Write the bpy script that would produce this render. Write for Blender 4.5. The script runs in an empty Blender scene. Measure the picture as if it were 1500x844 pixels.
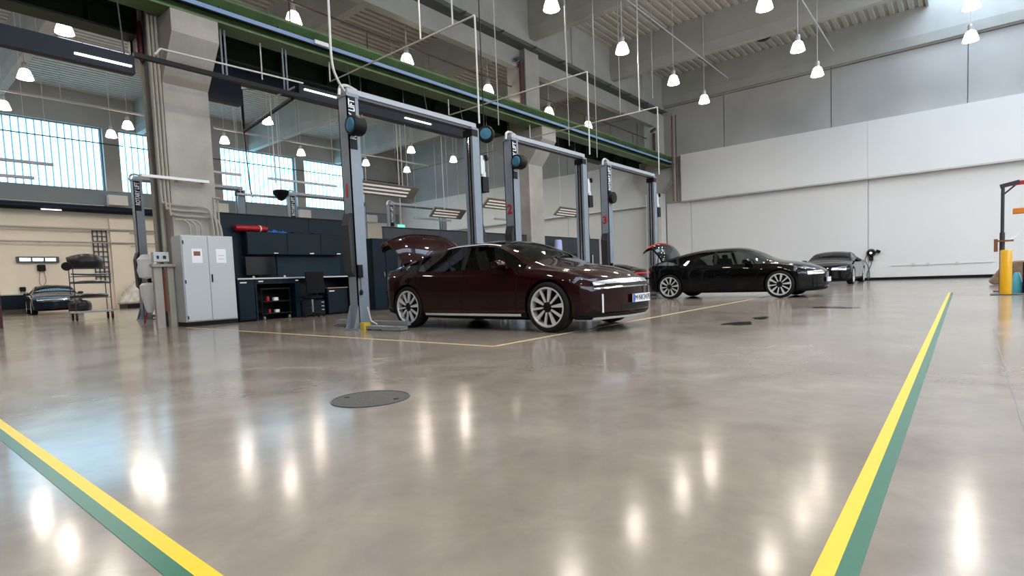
import bpy, bmesh, math, random
import numpy as np
from mathutils import Vector, Matrix
from mathutils.bvhtree import BVHTree
random.seed(7)
PI = math.pi
S = bpy.context.scene
C = S.collection

# ------------------------------------------------------------------ camera, world, exposure
CAM_H = 0.77
cd = bpy.data.cameras.new('camera'); cam = bpy.data.objects.new('camera', cd); C.objects.link(cam)
cd.sensor_fit = 'HORIZONTAL'; cd.sensor_width = 36.0; cd.lens = 36.0 * 807.0 / 1500.0
cd.shift_x = 0.0; cd.shift_y = 37.0 / 1500.0
cd.clip_start = 0.05; cd.clip_end = 300
def unit(v): return v / np.linalg.norm(v)
ax = -unit(np.array([-235 - 750., 449 - 459., 807.])); ay = unit(np.array([1412 - 750., 382 - 459., 807.]))
ax = unit(ax - ax.dot(ay) * ay); az = np.cross(ax, ay)
RW = np.stack([ax, ay, az])            # world = RW @ (right, down, forward)
Mx = Matrix(((RW[0][0], -RW[0][1], -RW[0][2], 0), (RW[1][0], -RW[1][1], -RW[1][2], 0),
             (RW[2][0], -RW[2][1], -RW[2][2], CAM_H), (0, 0, 0, 1)))
cam.matrix_world = Mx
S.camera = cam
S.view_settings.view_transform = 'Standard'; S.view_settings.look = 'None'
S.view_settings.gamma = 1.0; S.view_settings.use_curve_mapping = False
S.view_settings.exposure = 0.0
W = bpy.data.worlds.new('overcast_sky'); S.world = W; W.use_nodes = True
W.node_tree.nodes['Background'].inputs[0].default_value = (0.62, 0.80, 1.0, 1)
W.node_tree.nodes['Background'].inputs[1].default_value = 1.2
S.cycles.max_bounces = 8; S.cycles.diffuse_bounces = 4; S.cycles.glossy_bounces = 4
S.cycles.transparent_max_bounces = 10; S.cycles.transmission_bounces = 4
S.cycles.sample_clamp_indirect = 6.0; S.cycles.caustics_reflective = False; S.cycles.caustics_refractive = False

LAMP_W = 58.0          # power of each pendant lamp
WIN_E = 3.8             # brightness of the daylit frosted glazing
SKY_E = 7.0             # brightness of the roof lights

# ------------------------------------------------------------------ materials
MATS = {}
def mat(name, col, rough=0.5, metal=0.0, emit=None, es=0.0, coat=0.0, spec=0.5, noise=0.0, nscale=8.0, bump=0.0, col2=None, bscale=None):
    if name in MATS: return MATS[name]
    m = bpy.data.materials.new(name); m.use_nodes = True
    nt = m.node_tree; b = nt.nodes['Principled BSDF']
    b.inputs['Base Color'].default_value = (*col, 1); b.inputs['Roughness'].default_value = rough
    b.inputs['Metallic'].default_value = metal; b.inputs['Specular IOR Level'].default_value = spec
    if coat: b.inputs['Coat Weight'].default_value = coat; b.inputs['Coat IOR'].default_value = 1.42; b.inputs['Coat Roughness'].default_value = 0.02
    if emit: b.inputs['Emission Color'].default_value = (*emit, 1); b.inputs['Emission Strength'].default_value = es
    if noise or col2:
        tc = nt.nodes.new('ShaderNodeTexCoord'); n = nt.nodes.new('ShaderNodeTexNoise')
        n.inputs['Scale'].default_value = nscale; n.inputs['Detail'].default_value = 5
        nt.links.new(tc.outputs['Object'], n.inputs['Vector'])
        r = nt.nodes.new('ShaderNodeValToRGB'); nt.links.new(n.outputs['Fac'], r.inputs[0])
        r.color_ramp.elements[0].position = 0.3; r.color_ramp.elements[1].position = 0.7
        c2 = col2 or tuple(min(1, c * (1 + noise)) for c in col); c1 = col if col2 else tuple(c * (1 - noise) for c in col)
        r.color_ramp.elements[0].color = (*c1, 1); r.color_ramp.elements[1].color = (*c2, 1)
        nt.links.new(r.outputs[0], b.inputs['Base Color'])
    if bump:
        tc = nt.nodes.new('ShaderNodeTexCoord'); n = nt.nodes.new('ShaderNodeTexNoise')
        n.inputs['Scale'].default_value = bscale or nscale * 3; nt.links.new(tc.outputs['Object'], n.inputs['Vector'])
        bp = nt.nodes.new('ShaderNodeBump'); bp.inputs['Strength'].default_value = bump; bp.inputs['Distance'].default_value = 0.02
        nt.links.new(n.outputs['Fac'], bp.inputs['Height']); nt.links.new(bp.outputs[0], b.inputs['Normal'])
    MATS[name] = m; return m

def floor_material():
    m = bpy.data.materials.new('polished_concrete'); m.use_nodes = True; nt = m.node_tree; b = nt.nodes['Principled BSDF']
    tc = nt.nodes.new('ShaderNodeTexCoord')
    def noise(sc, det, rough=0.55, dist=0.0, stretch=None):
        n = nt.nodes.new('ShaderNodeTexNoise'); n.inputs['Scale'].default_value = sc; n.inputs['Detail'].default_value = det
        n.inputs['Roughness'].default_value = rough; n.inputs['Distortion'].default_value = dist
        if stretch:
            mp = nt.nodes.new('ShaderNodeMapping'); mp.inputs['Scale'].default_value = stretch
            nt.links.new(tc.outputs['Object'], mp.inputs[0]); nt.links.new(mp.outputs[0], n.inputs['Vector'])
        else: nt.links.new(tc.outputs['Object'], n.inputs['Vector'])
        return n
    a = noise(0.55, 8, 0.6, 1.2); c = noise(3.0, 9, 0.65, 0.4); d = noise(45, 3)
    r = nt.nodes.new('ShaderNodeValToRGB'); nt.links.new(a.outputs['Fac'], r.inputs[0])
    r.color_ramp.elements[0].position = 0.3; r.color_ramp.elements[0].color = (0.222, 0.182, 0.142, 1)
    r.color_ramp.elements[1].position = 0.72; r.color_ramp.elements[1].color = (0.332, 0.284, 0.232, 1)
    r2 = nt.nodes.new('ShaderNodeValToRGB'); nt.links.new(c.outputs['Fac'], r2.inputs[0])
    r2.color_ramp.elements[0].position = 0.3; r2.color_ramp.elements[0].color = (0.82, 0.82, 0.83, 1)
    r2.color_ramp.elements[1].position = 0.7; r2.color_ramp.elements[1].color = (1.1, 1.09, 1.08, 1)
    mx = nt.nodes.new('ShaderNodeMix'); mx.data_type = 'RGBA'; mx.blend_type = 'MULTIPLY'; mx.inputs[0].default_value = 1
    nt.links.new(r.outputs[0], mx.inputs[6]); nt.links.new(r2.outputs[0], mx.inputs[7])
    nt.links.new(mx.outputs[2], b.inputs['Base Color'])
    rr = nt.nodes.new('ShaderNodeMapRange'); rr.inputs[1].default_value = 0.3; rr.inputs[2].default_value = 0.7
    rr.inputs[3].default_value = 0.12; rr.inputs[4].default_value = 0.19
    nt.links.new(a.outputs['Fac'], rr.inputs[0]); nt.links.new(rr.outputs[0], b.inputs['Roughness'])
    b.inputs['Specular IOR Level'].default_value = 0.45
    bp = nt.nodes.new('ShaderNodeBump'); bp.inputs['Strength'].default_value = 0.07; bp.inputs['Distance'].default_value = 0.02
    e = noise(2.2, 3, 0.5); nt.links.new(e.outputs['Fac'], bp.inputs['Height']); nt.links.new(bp.outputs[0], b.inputs['Normal'])
    return m

M_concrete = mat('raw_concrete', (0.40, 0.38, 0.34), 0.8, noise=0.14, nscale=1.3, bump=0.2, bscale=14)
M_ceil = mat('grey_painted_deck', (0.48, 0.47, 0.42), 0.65, noise=0.06, nscale=2)
M_beamc = mat('grey_roof_concrete', (0.40, 0.395, 0.36), 0.8, noise=0.1, nscale=0.8)
M_greywall = mat('grey_concrete_panel', (0.47, 0.455, 0.43), 0.75, noise=0.10, nscale=0.5)
M_white = mat('white_wall_paint', (0.78, 0.78, 0.77), 0.7, noise=0.02, nscale=0.4)
M_cream = mat('cream_wall_paint', (0.80, 0.74, 0.64), 0.7, noise=0.05, nscale=0.5)
M_black = mat('black_plastic', (0.006, 0.006, 0.007), 0.45, spec=0.2)
M_rubber = mat('black_rubber', (0.010, 0.010, 0.010), 0.75, spec=0.2)
M_navy = mat('dark_navy_steel', (0.005, 0.010, 0.020), 0.45, spec=0.2)
M_navy2 = mat('navy_cabinet_paint', (0.004, 0.013, 0.021), 0.42, spec=0.18)
M_green = mat('green_crane_paint', (0.085, 0.155, 0.06), 0.5, noise=0.25, nscale=1.5)
M_dgreen = mat('dark_green_steel', (0.018, 0.036, 0.02), 0.6)
M_blue = mat('blue_rail_cover', (0.22, 0.34, 0.58), 0.4)
M_pale = mat('galvanised_steel', (0.55, 0.55, 0.53), 0.4, metal=0.6)
M_pipe = mat('grey_white_conduit', (0.62, 0.61, 0.57), 0.5)
M_lift = mat('grey_lift_paint', (0.21, 0.25, 0.29), 0.4, noise=0.05, nscale=3)
M_liftd = mat('dark_lift_channel', (0.06, 0.065, 0.075), 0.45)
M_cab = mat('light_grey_cabinet', (0.50, 0.54, 0.56), 0.4)
M_chrome = mat('chrome', (0.75, 0.75, 0.76), 0.15, metal=1.0)
M_alu = mat('silver_alloy', (0.75, 0.75, 0.76), 0.32, metal=0.4)
M_red = mat('red_paint', (0.45, 0.015, 0.015), 0.4)
M_yellow = mat('yellow_floor_paint', (0.78, 0.52, 0.02), 0.4, noise=0.04, nscale=30)
M_greenline = mat('green_floor_paint', (0.024, 0.135, 0.083), 0.35, noise=0.05, nscale=30)
M_tan = mat('tan_floor_paint', (0.60, 0.45, 0.22), 0.45, noise=0.1, nscale=9)
M_paper = mat('white_paper', (0.85, 0.87, 0.9), 0.7)
M_lampglow = mat('lamp_bell_glow', (0.9, 0.88, 0.85), 0.4, emit=(1.0, 0.86, 0.74), es=10.0)
M_window = mat('daylit_polycarbonate', (0.5, 0.6, 0.65), 0.3, emit=(0.36, 0.74, 1.0), es=WIN_E)
M_sky = mat('daylit_rooflight', (0.5, 0.6, 0.65), 0.3, emit=(0.62, 0.78, 1.0), es=SKY_E)
M_winframe = mat('grey_window_frame', (0.22, 0.27, 0.30), 0.5)
M_tube = mat('lit_fluorescent_tube', (0.9, 0.9, 0.9), 0.3, emit=(1, 0.97, 0.93), es=2.5)
M_orange = mat('orange_plastic', (0.75, 0.22, 0.02), 0.45)
M_boll = mat('bollard_yellow', (0.80, 0.42, 0.01), 0.3, coat=0.4)

# ------------------------------------------------------------------ mesh helpers
ORG = {}
class MB:
    def __init__(s): s.v = []; s.f = []
    def add(s, vs, fs):
        k = len(s.v); s.v += [tuple(p) for p in vs]; s.f += [tuple(i + k for i in f) for f in fs]; return s
    def box(s, x0, x1, y0, y1, z0, z1):
        if x0 > x1: x0, x1 = x1, x0
        if y0 > y1: y0, y1 = y1, y0
        if z0 > z1: z0, z1 = z1, z0
        return s.add([(x0,y0,z0),(x1,y0,z0),(x1,y1,z0),(x0,y1,z0),(x0,y0,z1),(x1,y0,z1),(x1,y1,z1),(x0,y1,z1)],
                     [(0,3,2,1),(4,5,6,7),(0,1,5,4),(1,2,6,5),(2,3,7,6),(3,0,4,7)])
    def cyl(s, p0, p1, r, n=10, r1=None):
        p0 = Vector(p0); p1 = Vector(p1); d = (p1 - p0).normalized(); r1 = r if r1 is None else r1
        a = d.orthogonal().normalized(); b = d.cross(a)
        vs = []
        for p, q in ((p0, r), (p1, r1)):
            for i in range(n):
                t = 2 * PI * i / n; vs.append(p + (a * math.cos(t) + b * math.sin(t)) * q)
        fs = [(i, (i + 1) % n, n + (i + 1) % n, n + i) for i in range(n)] + [tuple(range(n))[::-1], tuple(range(n, 2 * n))]
        return s.add(vs, fs)
    def tube(s, pts, r, n=6):
        pts = [Vector(p) for p in pts]; m = len(pts); vs = []; a = None
        for i, p in enumerate(pts):
            d = ((pts[min(i + 1, m - 1)] - p).normalized() + (p - pts[max(i - 1, 0)]).normalized()).normalized()
            if a is None: a = d.orthogonal().normalized()
            a = (a - d * a.dot(d)).normalized(); b = d.cross(a)
            for k in range(n):
                t = 2 * PI * k / n; vs.append(p + (a * math.cos(t) + b * math.sin(t)) * r)
        fs = [(i*n+k, i*n+(k+1)%n, (i+1)*n+(k+1)%n, (i+1)*n+k) for i in range(m-1) for k in range(n)]
        fs += [tuple(range(n))[::-1], tuple(range((m-1)*n, m*n))]
        return s.add(vs, fs)
    def lathe(s, prof, c=(0,0,0), axis='z', n=20, cap=True):
        vs = []
        for r, h in prof:
            for k in range(n):
                t = 2 * PI * k / n; a, b = r * math.cos(t), r * math.sin(t)
                p = (a, b, h) if axis == 'z' else ((a, h, b) if axis == 'y' else (h, a, b))
                vs.append((p[0]+c[0], p[1]+c[1], p[2]+c[2]))
        m = len(prof); fs = [(i*n+k, i*n+(k+1)%n, (i+1)*n+(k+1)%n, (i+1)*n+k) for i in range(m-1) for k in range(n)]
        if cap: fs += [tuple(range(n))[::-1], tuple(range((m-1)*n, m*n))]
        return s.add(vs, fs)
    def prism(s, poly, axis, a, b):
        """poly in the plane across the axis, extruded from a to b"""
        n = len(poly); vs = []
        for h in (a, b):
            for u, w in poly: vs.append({'x': (h, u, w), 'y': (u, h, w), 'z': (u, w, h)}[axis])
        fs = [(i, (i+1)%n, n+(i+1)%n, n+i) for i in range(n)] + [tuple(range(n))[::-1], tuple(range(n, 2*n))]
        return s.add(vs, fs)
    def rbox(s, c, size, rz=0.0, rx=0.0, ry=0.0):
        m = Matrix.Translation(c) @ Matrix.Rotation(rz, 4, 'Z') @ Matrix.Rotation(ry, 4, 'Y') @ Matrix.Rotation(rx, 4, 'X')
        t = MB().box(-size[0]/2, size[0]/2, -size[1]/2, size[1]/2, -size[2]/2, size[2]/2)
        return s.add([m @ Vector(p) for p in t.v], t.f)
    def grid(s, rows, closed=False):
        n = len(rows[0]); k = len(s.v)
        for r in rows: s.v += [tuple(p) for p in r]
        for i in range(len(rows) - 1):
            for j in range(n if closed else n - 1):
                s.f.append((k+i*n+j, k+i*n+(j+1)%n, k+(i+1)*n+(j+1)%n, k+(i+1)*n+j))
        return s
    def xf(s, m): s.v = [tuple(m @ Vector(p)) for p in s.v]; return s
    def build(s, name, m, parent=None, smooth=False, bevel=0.0, world=True, angle=0.6):
        me = bpy.data.meshes.new(name)
        o3 = ORG.get(parent.name, (0, 0, 0)) if (parent and world) else (0, 0, 0)
        me.from_pydata([(p[0]-o3[0], p[1]-o3[1], p[2]-o3[2]) for p in s.v], [], s.f)
        bm = bmesh.new(); bm.from_mesh(me); bmesh.ops.recalc_face_normals(bm, faces=bm.faces)
        if bevel: bmesh.ops.bevel(bm, geom=list(bm.edges), offset=bevel, segments=1, affect='EDGES', clamp_overlap=True)
        if smooth:
            for f in bm.faces: f.smooth = True
            for e in bm.edges:
                if len(e.link_faces) == 2 and e.calc_face_angle(0) > angle: e.smooth = False
        bm.to_mesh(me); bm.free()
        if m: me.materials.append(m)
        o = bpy.data.objects.new(name, me); C.objects.link(o)
        if parent: o.parent = parent
        ORG[o.name] = o3
        return o
def B(*a): return MB().box(*a)
def cr(pts, n=6):
    """smooth curve through points"""
    pts = [Vector(p) for p in pts]; out = []
    for i in range(len(pts) - 1):
        p0 = pts[max(i-1, 0)]; p1 = pts[i]; p2 = pts[i+1]; p3 = pts[min(i+2, len(pts)-1)]
        for k in range(n):
            t = k / n
            out.append(0.5*((2*p1)+(p2-p0)*t+(2*p0-5*p1+4*p2-p3)*t*t+(3*p1-p0-3*p2+p3)*t**3))
    return out + [pts[-1]]
def tag(o, label, cat, group=None, kind=None):
    o['label'] = label; o['category'] = cat
    if group: o['group'] = group
    if kind: o['kind'] = kind
    return o
def thing(name, label, cat, loc, group=None, rz=0.0):
    o = bpy.data.objects.new(name, None); C.objects.link(o); o.location = loc; o.rotation_euler = (0, 0, rz)
    o.empty_display_size = 0.1; ORG[o.name] = tuple(loc); return tag(o, label, cat, group)
def struct(o): o['kind'] = 'structure'; return o
def children(o): return [c for c in bpy.data.objects if c.parent == o]
def copy_tree(o, parent=None):
    c = o.copy(); C.objects.link(c)
    if parent: c.parent = parent
    for ch in KIDS.get(o.name, None) or children(o): copy_tree(ch, c)
    return c
KIDS = {}
def text(body, size, name, m, parent, loc, rot, extrude=0.003, world=True, align='CENTER', bold=0.0, squeeze=1.0):
    cu = bpy.data.curves.new(name, 'FONT'); cu.body = body; cu.size = size; cu.extrude = extrude; cu.offset = bold
    cu.align_x = align; cu.align_y = 'CENTER'; cu.resolution_u = 2
    t = bpy.data.objects.new(name + '_tmp', cu); C.objects.link(t)
    bpy.context.view_layer.update()
    me = bpy.data.meshes.new_from_object(t.evaluated_get(bpy.context.evaluated_depsgraph_get()))
    bpy.data.objects.remove(t); me.name = name; me.materials.clear(); me.materials.append(m)
    o3 = ORG.get(parent.name, (0, 0, 0)) if world else (0, 0, 0)
    mt = Matrix.Translation(Vector(loc) - Vector(o3)) @ rot.to_4x4()
    me.transform(mt @ Matrix.Scale(squeeze, 4, (1, 0, 0)))
    o = bpy.data.objects.new(name, me); C.objects.link(o); o.parent = parent; ORG[o.name] = o3
    return o
def part(m, name, mt, parent, **k): return m.build(name, mt, parent, **k)
def basis(right, up):
    r = Vector(right).normalized(); u = Vector(up).normalized(); n = r.cross(u)
    return Matrix((r, u, n)).transposed()
M_windowr = mat('daylit_glazing_side', (0.5, 0.6, 0.65), 0.3, emit=(0.72, 0.85, 1.0), es=6.0)
M_beamd = mat('dark_grey_steel', (0.10, 0.105, 0.095), 0.7)
M_white2 = mat('white_painted_concrete', (0.66, 0.65, 0.60), 0.75, noise=0.05, nscale=1)
M_brown = mat('brown_primer', (0.10, 0.07, 0.055), 0.6)
M_manhole = mat('manhole_concrete', (0.075, 0.072, 0.062), 0.6, noise=0.45, nscale=60, bump=0.3, bscale=150)
M_wet = mat('wet_dark_concrete', (0.06, 0.055, 0.05), 0.05)
M_joint = mat('joint_filler', (0.19, 0.17, 0.15), 0.5)
M_lens = mat('lamp_lens_glow', (1, 1, 1), 0.4, emit=(1.0, 0.9, 0.8), es=7.0)
M_reel = mat('blue_reel_cover', (0.035, 0.16, 0.26), 0.45)
M_liftblk = mat('black_pad', (0.02, 0.02, 0.022), 0.6)
M_refl = mat('lamp_reflector_metal', (0.30, 0.285, 0.24), 0.35, metal=0.5)
M_slot = mat('unlit_tube_sheen', (0.9, 0.85, 0.8), 0.2, emit=(1, 0.9, 0.8), es=0.25)  # weak emission stands for light reflected off the unlit tubes
M_wood = mat('light_wood', (0.45, 0.28, 0.12), 0.5)
M_ply = mat('brown_canvas', (0.20, 0.13, 0.08), 0.85, noise=0.2, nscale=6)
M_teal = mat('teal_plastic', (0.10, 0.42, 0.50), 0.35)
M_palegreen = mat('pale_green_steel', (0.45, 0.62, 0.52), 0.4)
M_darkred = mat('dark_red_steel', (0.08, 0.005, 0.015), 0.45)
M_jib = mat('dark_jib_steel', (0.035, 0.03, 0.04), 0.5)
M_film = mat('clear_plastic_wrap', (0.62, 0.62, 0.60), 0.25, noise=0.2, nscale=5, bump=0.6, bscale=9)
M_bag = mat('red_nylon', (0.34, 0.006, 0.012), 0.5, bump=0.5, bscale=12)
M_bluecloth = mat('blue_cloth', (0.02, 0.12, 0.45), 0.7, bump=0.6, bscale=20)
M_bumper = mat('unpainted_black_bumper', (0.018, 0.018, 0.02), 0.35)
M_exit = mat('green_exit_sign', (0.1, 0.6, 0.5), 0.4, emit=(0.25, 0.9, 0.75), es=0.8)
M_beige = mat('beige_column_guard', (0.37, 0.355, 0.30), 0.6, noise=0.08, nscale=3)
M_copper = mat('brown_pipe', (0.22, 0.07, 0.035), 0.5)
M_screen = mat('dark_screen', (0.01, 0.012, 0.015), 0.1)
M_jar = mat('pale_blue_jar', (0.45, 0.50, 0.85), 0.3)
M_navy3 = mat('lighter_navy_panel', (0.008, 0.024, 0.038), 0.42, spec=0.18)
M_caster = mat('tan_caster', (0.35, 0.30, 0.22), 0.5)
M_pipe2 = mat('grey_wall_pipe', (0.36, 0.36, 0.34), 0.5)
M_darkred2 = mat('oxide_red_pipe', (0.10, 0.035, 0.03), 0.6)
M_railw = mat('off_white_rail', (0.60, 0.60, 0.59), 0.5)
M_sky2 = mat('shaded_rooflight', (0.5, 0.6, 0.65), 0.3, emit=(0.70, 0.78, 1.0), es=1.1)
M_dim = mat('dark_grey_wall', (0.09, 0.09, 0.09), 0.8)
M_trim = mat('bright_satin_trim', (0.85, 0.85, 0.86), 0.35, metal=0.3)

# ------------------------------------------------------------------ the hall
XL, XR, YB, YF, ZC = -38.5, 12.0, 32.0, -9.0, 12.2
fl_ = struct(B(XL-0.3, XR+0.3, YF-0.3, YB+0.3, -0.3, 0).build('floor', floor_material()))
# back wall: concrete panels above, a projecting white band, white panels below
wb = struct(B(XL-0.3, XR+0.3, YB+0.12, YB+0.4, 0, 13.4).build('wall_back', M_greywall))

jx = [XL, -36.7, -31.4, -26.2, -20.9, -15.7, -10.43, -5.18, 0.07, 5.3, 10.5, XR]
for a, b in zip(jx, jx[1:]):
    part(B(a+0.02, b-0.02, YB, YB+0.12, 7.58, 10.52), 'concrete_panel', M_greywall, wb)
    part(B(a+0.02, b-0.02, YB-0.04, YB+0.12, 10.56, 13.2), 'concrete_panel', M_greywall, wb)
for a, b in ((XL, -29.4), (-29.4, -21.0), (-21.0, -14.95), (-13.9, -12.4), (-12.4, -3.62), (-3.62, 5.2), (5.2, XR)):
    part(B(a+0.012, b-0.012, YB, YB+0.12, 0.13, 4.9), 'wall_panel', M_white, wb)
for a, b in ((XL, -26), (-26, -14.95), (-12.84, -3.6), (-3.6, 5.2), (5.2, XR)):
    part(B(a+0.004, b-0.004, YB-0.34, YB+0.1, 4.94, 7.6), 'cladding_band', M_white, wb)
    part(B(a+0.004, b-0.004, YB-0.40, YB-0.30, 4.86, 4.935), 'drip_rail', M_pale, wb)
struct(B(XL, XR, YB-0.03, YB+0.12, 0, 0.12).build('baseboard_back', M_black))
# left wall with high windows
wl = struct(B(XL-0.4, XL, YF, YB, 0, 6.62).build('wall_left', M_cream))
part(B(XL-0.35, XL+0.06, YF, YB, 6.0, 6.80), 'window_apron', M_winframe, wl)
part(B(XL-0.4, XL, YF, YB, 10.42, 13.4), 'upper_wall', M_greywall, wl)
wins = [(-6.6, -1.2), (-0.5, 4.6), (5.0, 10.28), (11.05, 16.05), (16.8, 22.15), (22.82, 28.1)]
piers = [(YF, -6.6), (-1.2, -0.5), (4.6, 5.0), (10.28, 11.05), (16.05, 16.8), (22.15, 22.82), (28.1, YB)]
for a, b in piers:
    part(B(XL-0.4, XL+0.12, a, b, 6.8, 10.42), 'pier', M_greywall, wl)
    part(B(XL, XL+0.22, a-0.05, min(b, a+0.8)+0.12, 0, 5.2), 'pilaster', M_cream, wl)
    part(B(XL, XL+0.5, a-0.05, min(b, a+0.8)+0.12, 5.98, 6.55), 'bearing_block', M_white, wl)
for i, (a, b) in enumerate(wins):
    w = struct(B(XL-0.30, XL-0.26, a, b, 6.8, 10.42).build('window_%d' % (i+1), M_winframe))
    f = MB().box(XL-0.24, XL-0.12, a, b, 6.80, 6.88).box(XL-0.24, XL-0.12, a, b, 10.34, 10.42).box(XL-0.24, XL-0.12, a, a+0.08, 6.88, 10.34).box(XL-0.24, XL-0.12, b-0.08, b, 6.88, 10.34)
    part(f, 'window_frame', M_winframe, w)
    n = round((b - a - 0.16) / 0.315); s = (b - a - 0.16) / n
    for k in range(n):
        y = a + 0.08 + k * s
        part(B(XL-0.22, XL-0.20, y+0.036, y+s-0.036, 6.88, 10.34), 'pane', M_window, w)
for y0, y1, z, x in ((2.5, 11.2, 9.45, XL+0.35), (11.5, YB, 9.45, XL+0.35)):
    tag(MB().tube([(x, y0, z), (x, y1, z)], 0.035).build('wire_conduit', M_liftd),
        'thin dark conduit crossing the first high window by the left edge' if y0 < 5 else 'thin dark conduit crossing the high windows right of the near column', 'conduit')
# far right and the wall behind the photographer, with daylit glazing
wr = struct(B(XR, XR+0.3, YF, YB, 0, 13.4).build('wall_right', M_white))
w = struct(B(XR-0.03, XR, -6, 30, 4.6, 8.6).build('window_7', M_winframe))
for k in range(12): part(B(XR-0.06, XR-0.03, -5.9+3*k, -3.1+3*k, 4.7, 8.5), 'pane', M_windowr, w)
wf = struct(B(XL, XR, YF-0.3, YF, 0, 13.4).build('wall_front', M_dim))

# ceiling: corrugated deck with strips of roof light
ce = struct(B(XL-0.3, XR+0.3, YF-0.3, YB+0.3, 13.35, 13.6).build('ceiling', M_beamc))
def deck(x0, x1, y0, y1):
    p = 0.36; x = x0; pts = []
    while x < x1 - 1e-3:
        for dx, z in ((0, ZC), (0.17, ZC), (0.21, ZC+0.07), (0.32, ZC+0.07)): pts.append((min(x+dx, x1), z))
        x += p
    pts.append((x1, ZC))
    m = MB(); n = len(pts)
    m.v = [(a, y0, z) for a, z in pts] + [(a, y1, z) for a, z in pts]
    m.f = [(i, i+1, n+i+1, n+i) for i in range(n-1)]
    return part(m, 'deck_sheet', M_ceil, ce)
BY = [(-8.3, -7.8), (-1.55, -1.05), (5.2, 5.7), (11.95, 12.45), (18.7, 19.2), (25.45, 25.95), (31.65, 32.0)]
SKL = (-32.4, -30.7); SKR = (-1.35, 2.7)
for (a0, a1), (b0, b1) in zip(BY, BY[1:]):
    for x0, x1 in ((XL, SKL[0]), (SKL[1], -14.55), (-13.9, SKR[0]), (SKR[1], XR)): deck(x0, x1, a1-0.02, b0+0.02)
LS = [(4.0-6, 5.5-6), (0.2, 3.8), (6.9, 10.1), (19.9, 22.6)]      # single roof lights of the far bay
for (a0, a1), (b0, b1) in zip(BY, BY[1:]):
    y = a1 - 0.02
    for p, q in LS + [(99, 99)]:
        if p < a1 or q > b0:
            continue
        deck(SKL[0], SKL[1], y, p); y = q
        for k in range(3): part(B(SKL[0]+0.03, SKL[1]-0.03, p+k*(q-p)/3+0.03, p+(k+1)*(q-p)/3-0.03, 12.42, 12.45), 'rooflight_pane', M_sky2, ce)
        part(MB().box(SKL[0]-0.02, SKL[0]+0.02, p, q, 12.15, 12.5).box(SKL[1]-0.02, SKL[1]+0.02, p, q, 12.15, 12.5).box(SKL[0], SKL[1], p-0.02, p+0.02, 12.15, 12.5).box(SKL[0], SKL[1], q-0.02, q+0.02, 12.15, 12.5), 'rooflight_kerb', M_white, ce)
    deck(SKL[0], SKL[1], y, b0 + 0.02)
for x0, x1 in (SKR,):
    for xx in (x0, x1): part(B(xx-0.05, xx+0.05, YF, YB, ZC-0.06, 13.35), 'rooflight_kerb', M_beamc, ce)
    for (a0, a1), (b0, b1) in zip(BY, BY[1:]):
        n = 5; s = (b0 - a1) / n
        for k in range(n): part(B(x0+0.06, x1-0.06, a1+k*s+0.03, a1+(k+1)*s-0.03, 13.0, 13.05), 'rooflight_pane', M_sky, ce)
for a, b in BY:
    m = MB().prism([(a+0.08, 10.6), (b-0.08, 10.6), (b, 11.0), (b, 12.3), (a, 12.3), (a, 11.0)], 'x', -13.9, XR)
    part(m, 'roof_beam', M_beamc, ce)
    m = MB().prism([(a+0.08, 10.4), (b-0.08, 10.4), (b, 10.8), (b, 12.3), (a, 12.3), (a, 10.8)], 'x', XL, -14.55)
    part(m, 'roof_beam', M_beamc, ce)
gd = part(B(-14.55, -13.9, YF, YB, 10.3, 13.35), 'girder', M_beamc, ce)
part(B(-14.62, -13.72, YF, YB, 10.14, 10.30), 'girder_flange', M_beamd, gd)
part(B(-14.5, -14.2, YF, YB, 9.42, 10.14), 'girder_fascia', M_beamc, gd)
for k in range(19):
    y = -6 + 2.05*k; part(MB().box(-13.72, -13.45, y, y+0.06, 10.06, 10.14), 'flange_bracket', M_beamd, gd)
for k, y in enumerate((21.9, 29.0)):
    part(MB().box(-14.02, -13.86, y, y+0.35, 10.3, 12.2), 'web_stiffener', M_beamc, gd)
# columns with corbels
CLAB = ['raw concrete column with corbel and grey conduits beside the grey electrical cabinet', 'raw concrete column with corbel standing behind the second lift', 'concrete column in the far corner against the white wall']
for i, (a, b) in enumerate(((4.95, 5.92), (18.44, 19.4), (31.3, 31.98))):
    c = thing('concrete_column', CLAB[i], 'column', (-14.4, (a+b)/2, 0), 'concrete columns under the crane beam')
    part(B(-14.9, -13.95, a, b, 0, 10.14), 'shaft', M_concrete if i < 2 else M_white2, c)
    part(MB().prism([(-13.94, 5.5), (-13.2, 6.40), (-13.2, 6.88), (-15.7, 6.88), (-15.7, 6.40), (-14.91, 5.5)], 'y', a-0.005, b+0.005), 'corbel', M_concrete, c)
# crane runway
cb = thing('crane_beam', 'long green crane runway beam with a blue conductor rail above the lifts', 'beam', (-13.5, 12, 6.88))
part(B(-13.78, -13.2, YF, 31.6, 6.885, 6.93), 'bottom_flange', M_green, cb)
part(B(-13.52, -13.46, YF, 31.6, 6.93, 7.44), 'web', M_green, cb)
part(MB().prism([(-13.46, 7.26), (-13.22, 7.44), (-13.22, 7.50), (-13.76, 7.50), (-13.76, 7.44), (-13.52, 7.26)], 'y', YF, 31.6), 'top_flange', M_green, cb)
part(MB().prism([(-13.46, 6.93), (-13.30, 6.93), (-13.42, 7.04), (-13.46, 7.04)], 'y', YF, 31.6), 'lower_fillet', M_green, cb)
part(B(-13.30, -13.18, YF, 31.6, 7.10, 7.20), 'conductor_rail', M_blue, cb)
part(B(-13.30, -13.17, YF, 31.6, 7.075, 7.10), 'rail_seal', M_black, cb)
part(B(-13.17, -13.13, 8.35, 8.75, 7.12, 7.22), 'junction_cover', M_paper, cb)
for k in range(28):
    y = -8 + 1.4*k; part(B(-13.44, -13.19, y, y+0.015, 7.2, 7.28), 'rail_hanger', M_green, cb)
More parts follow.
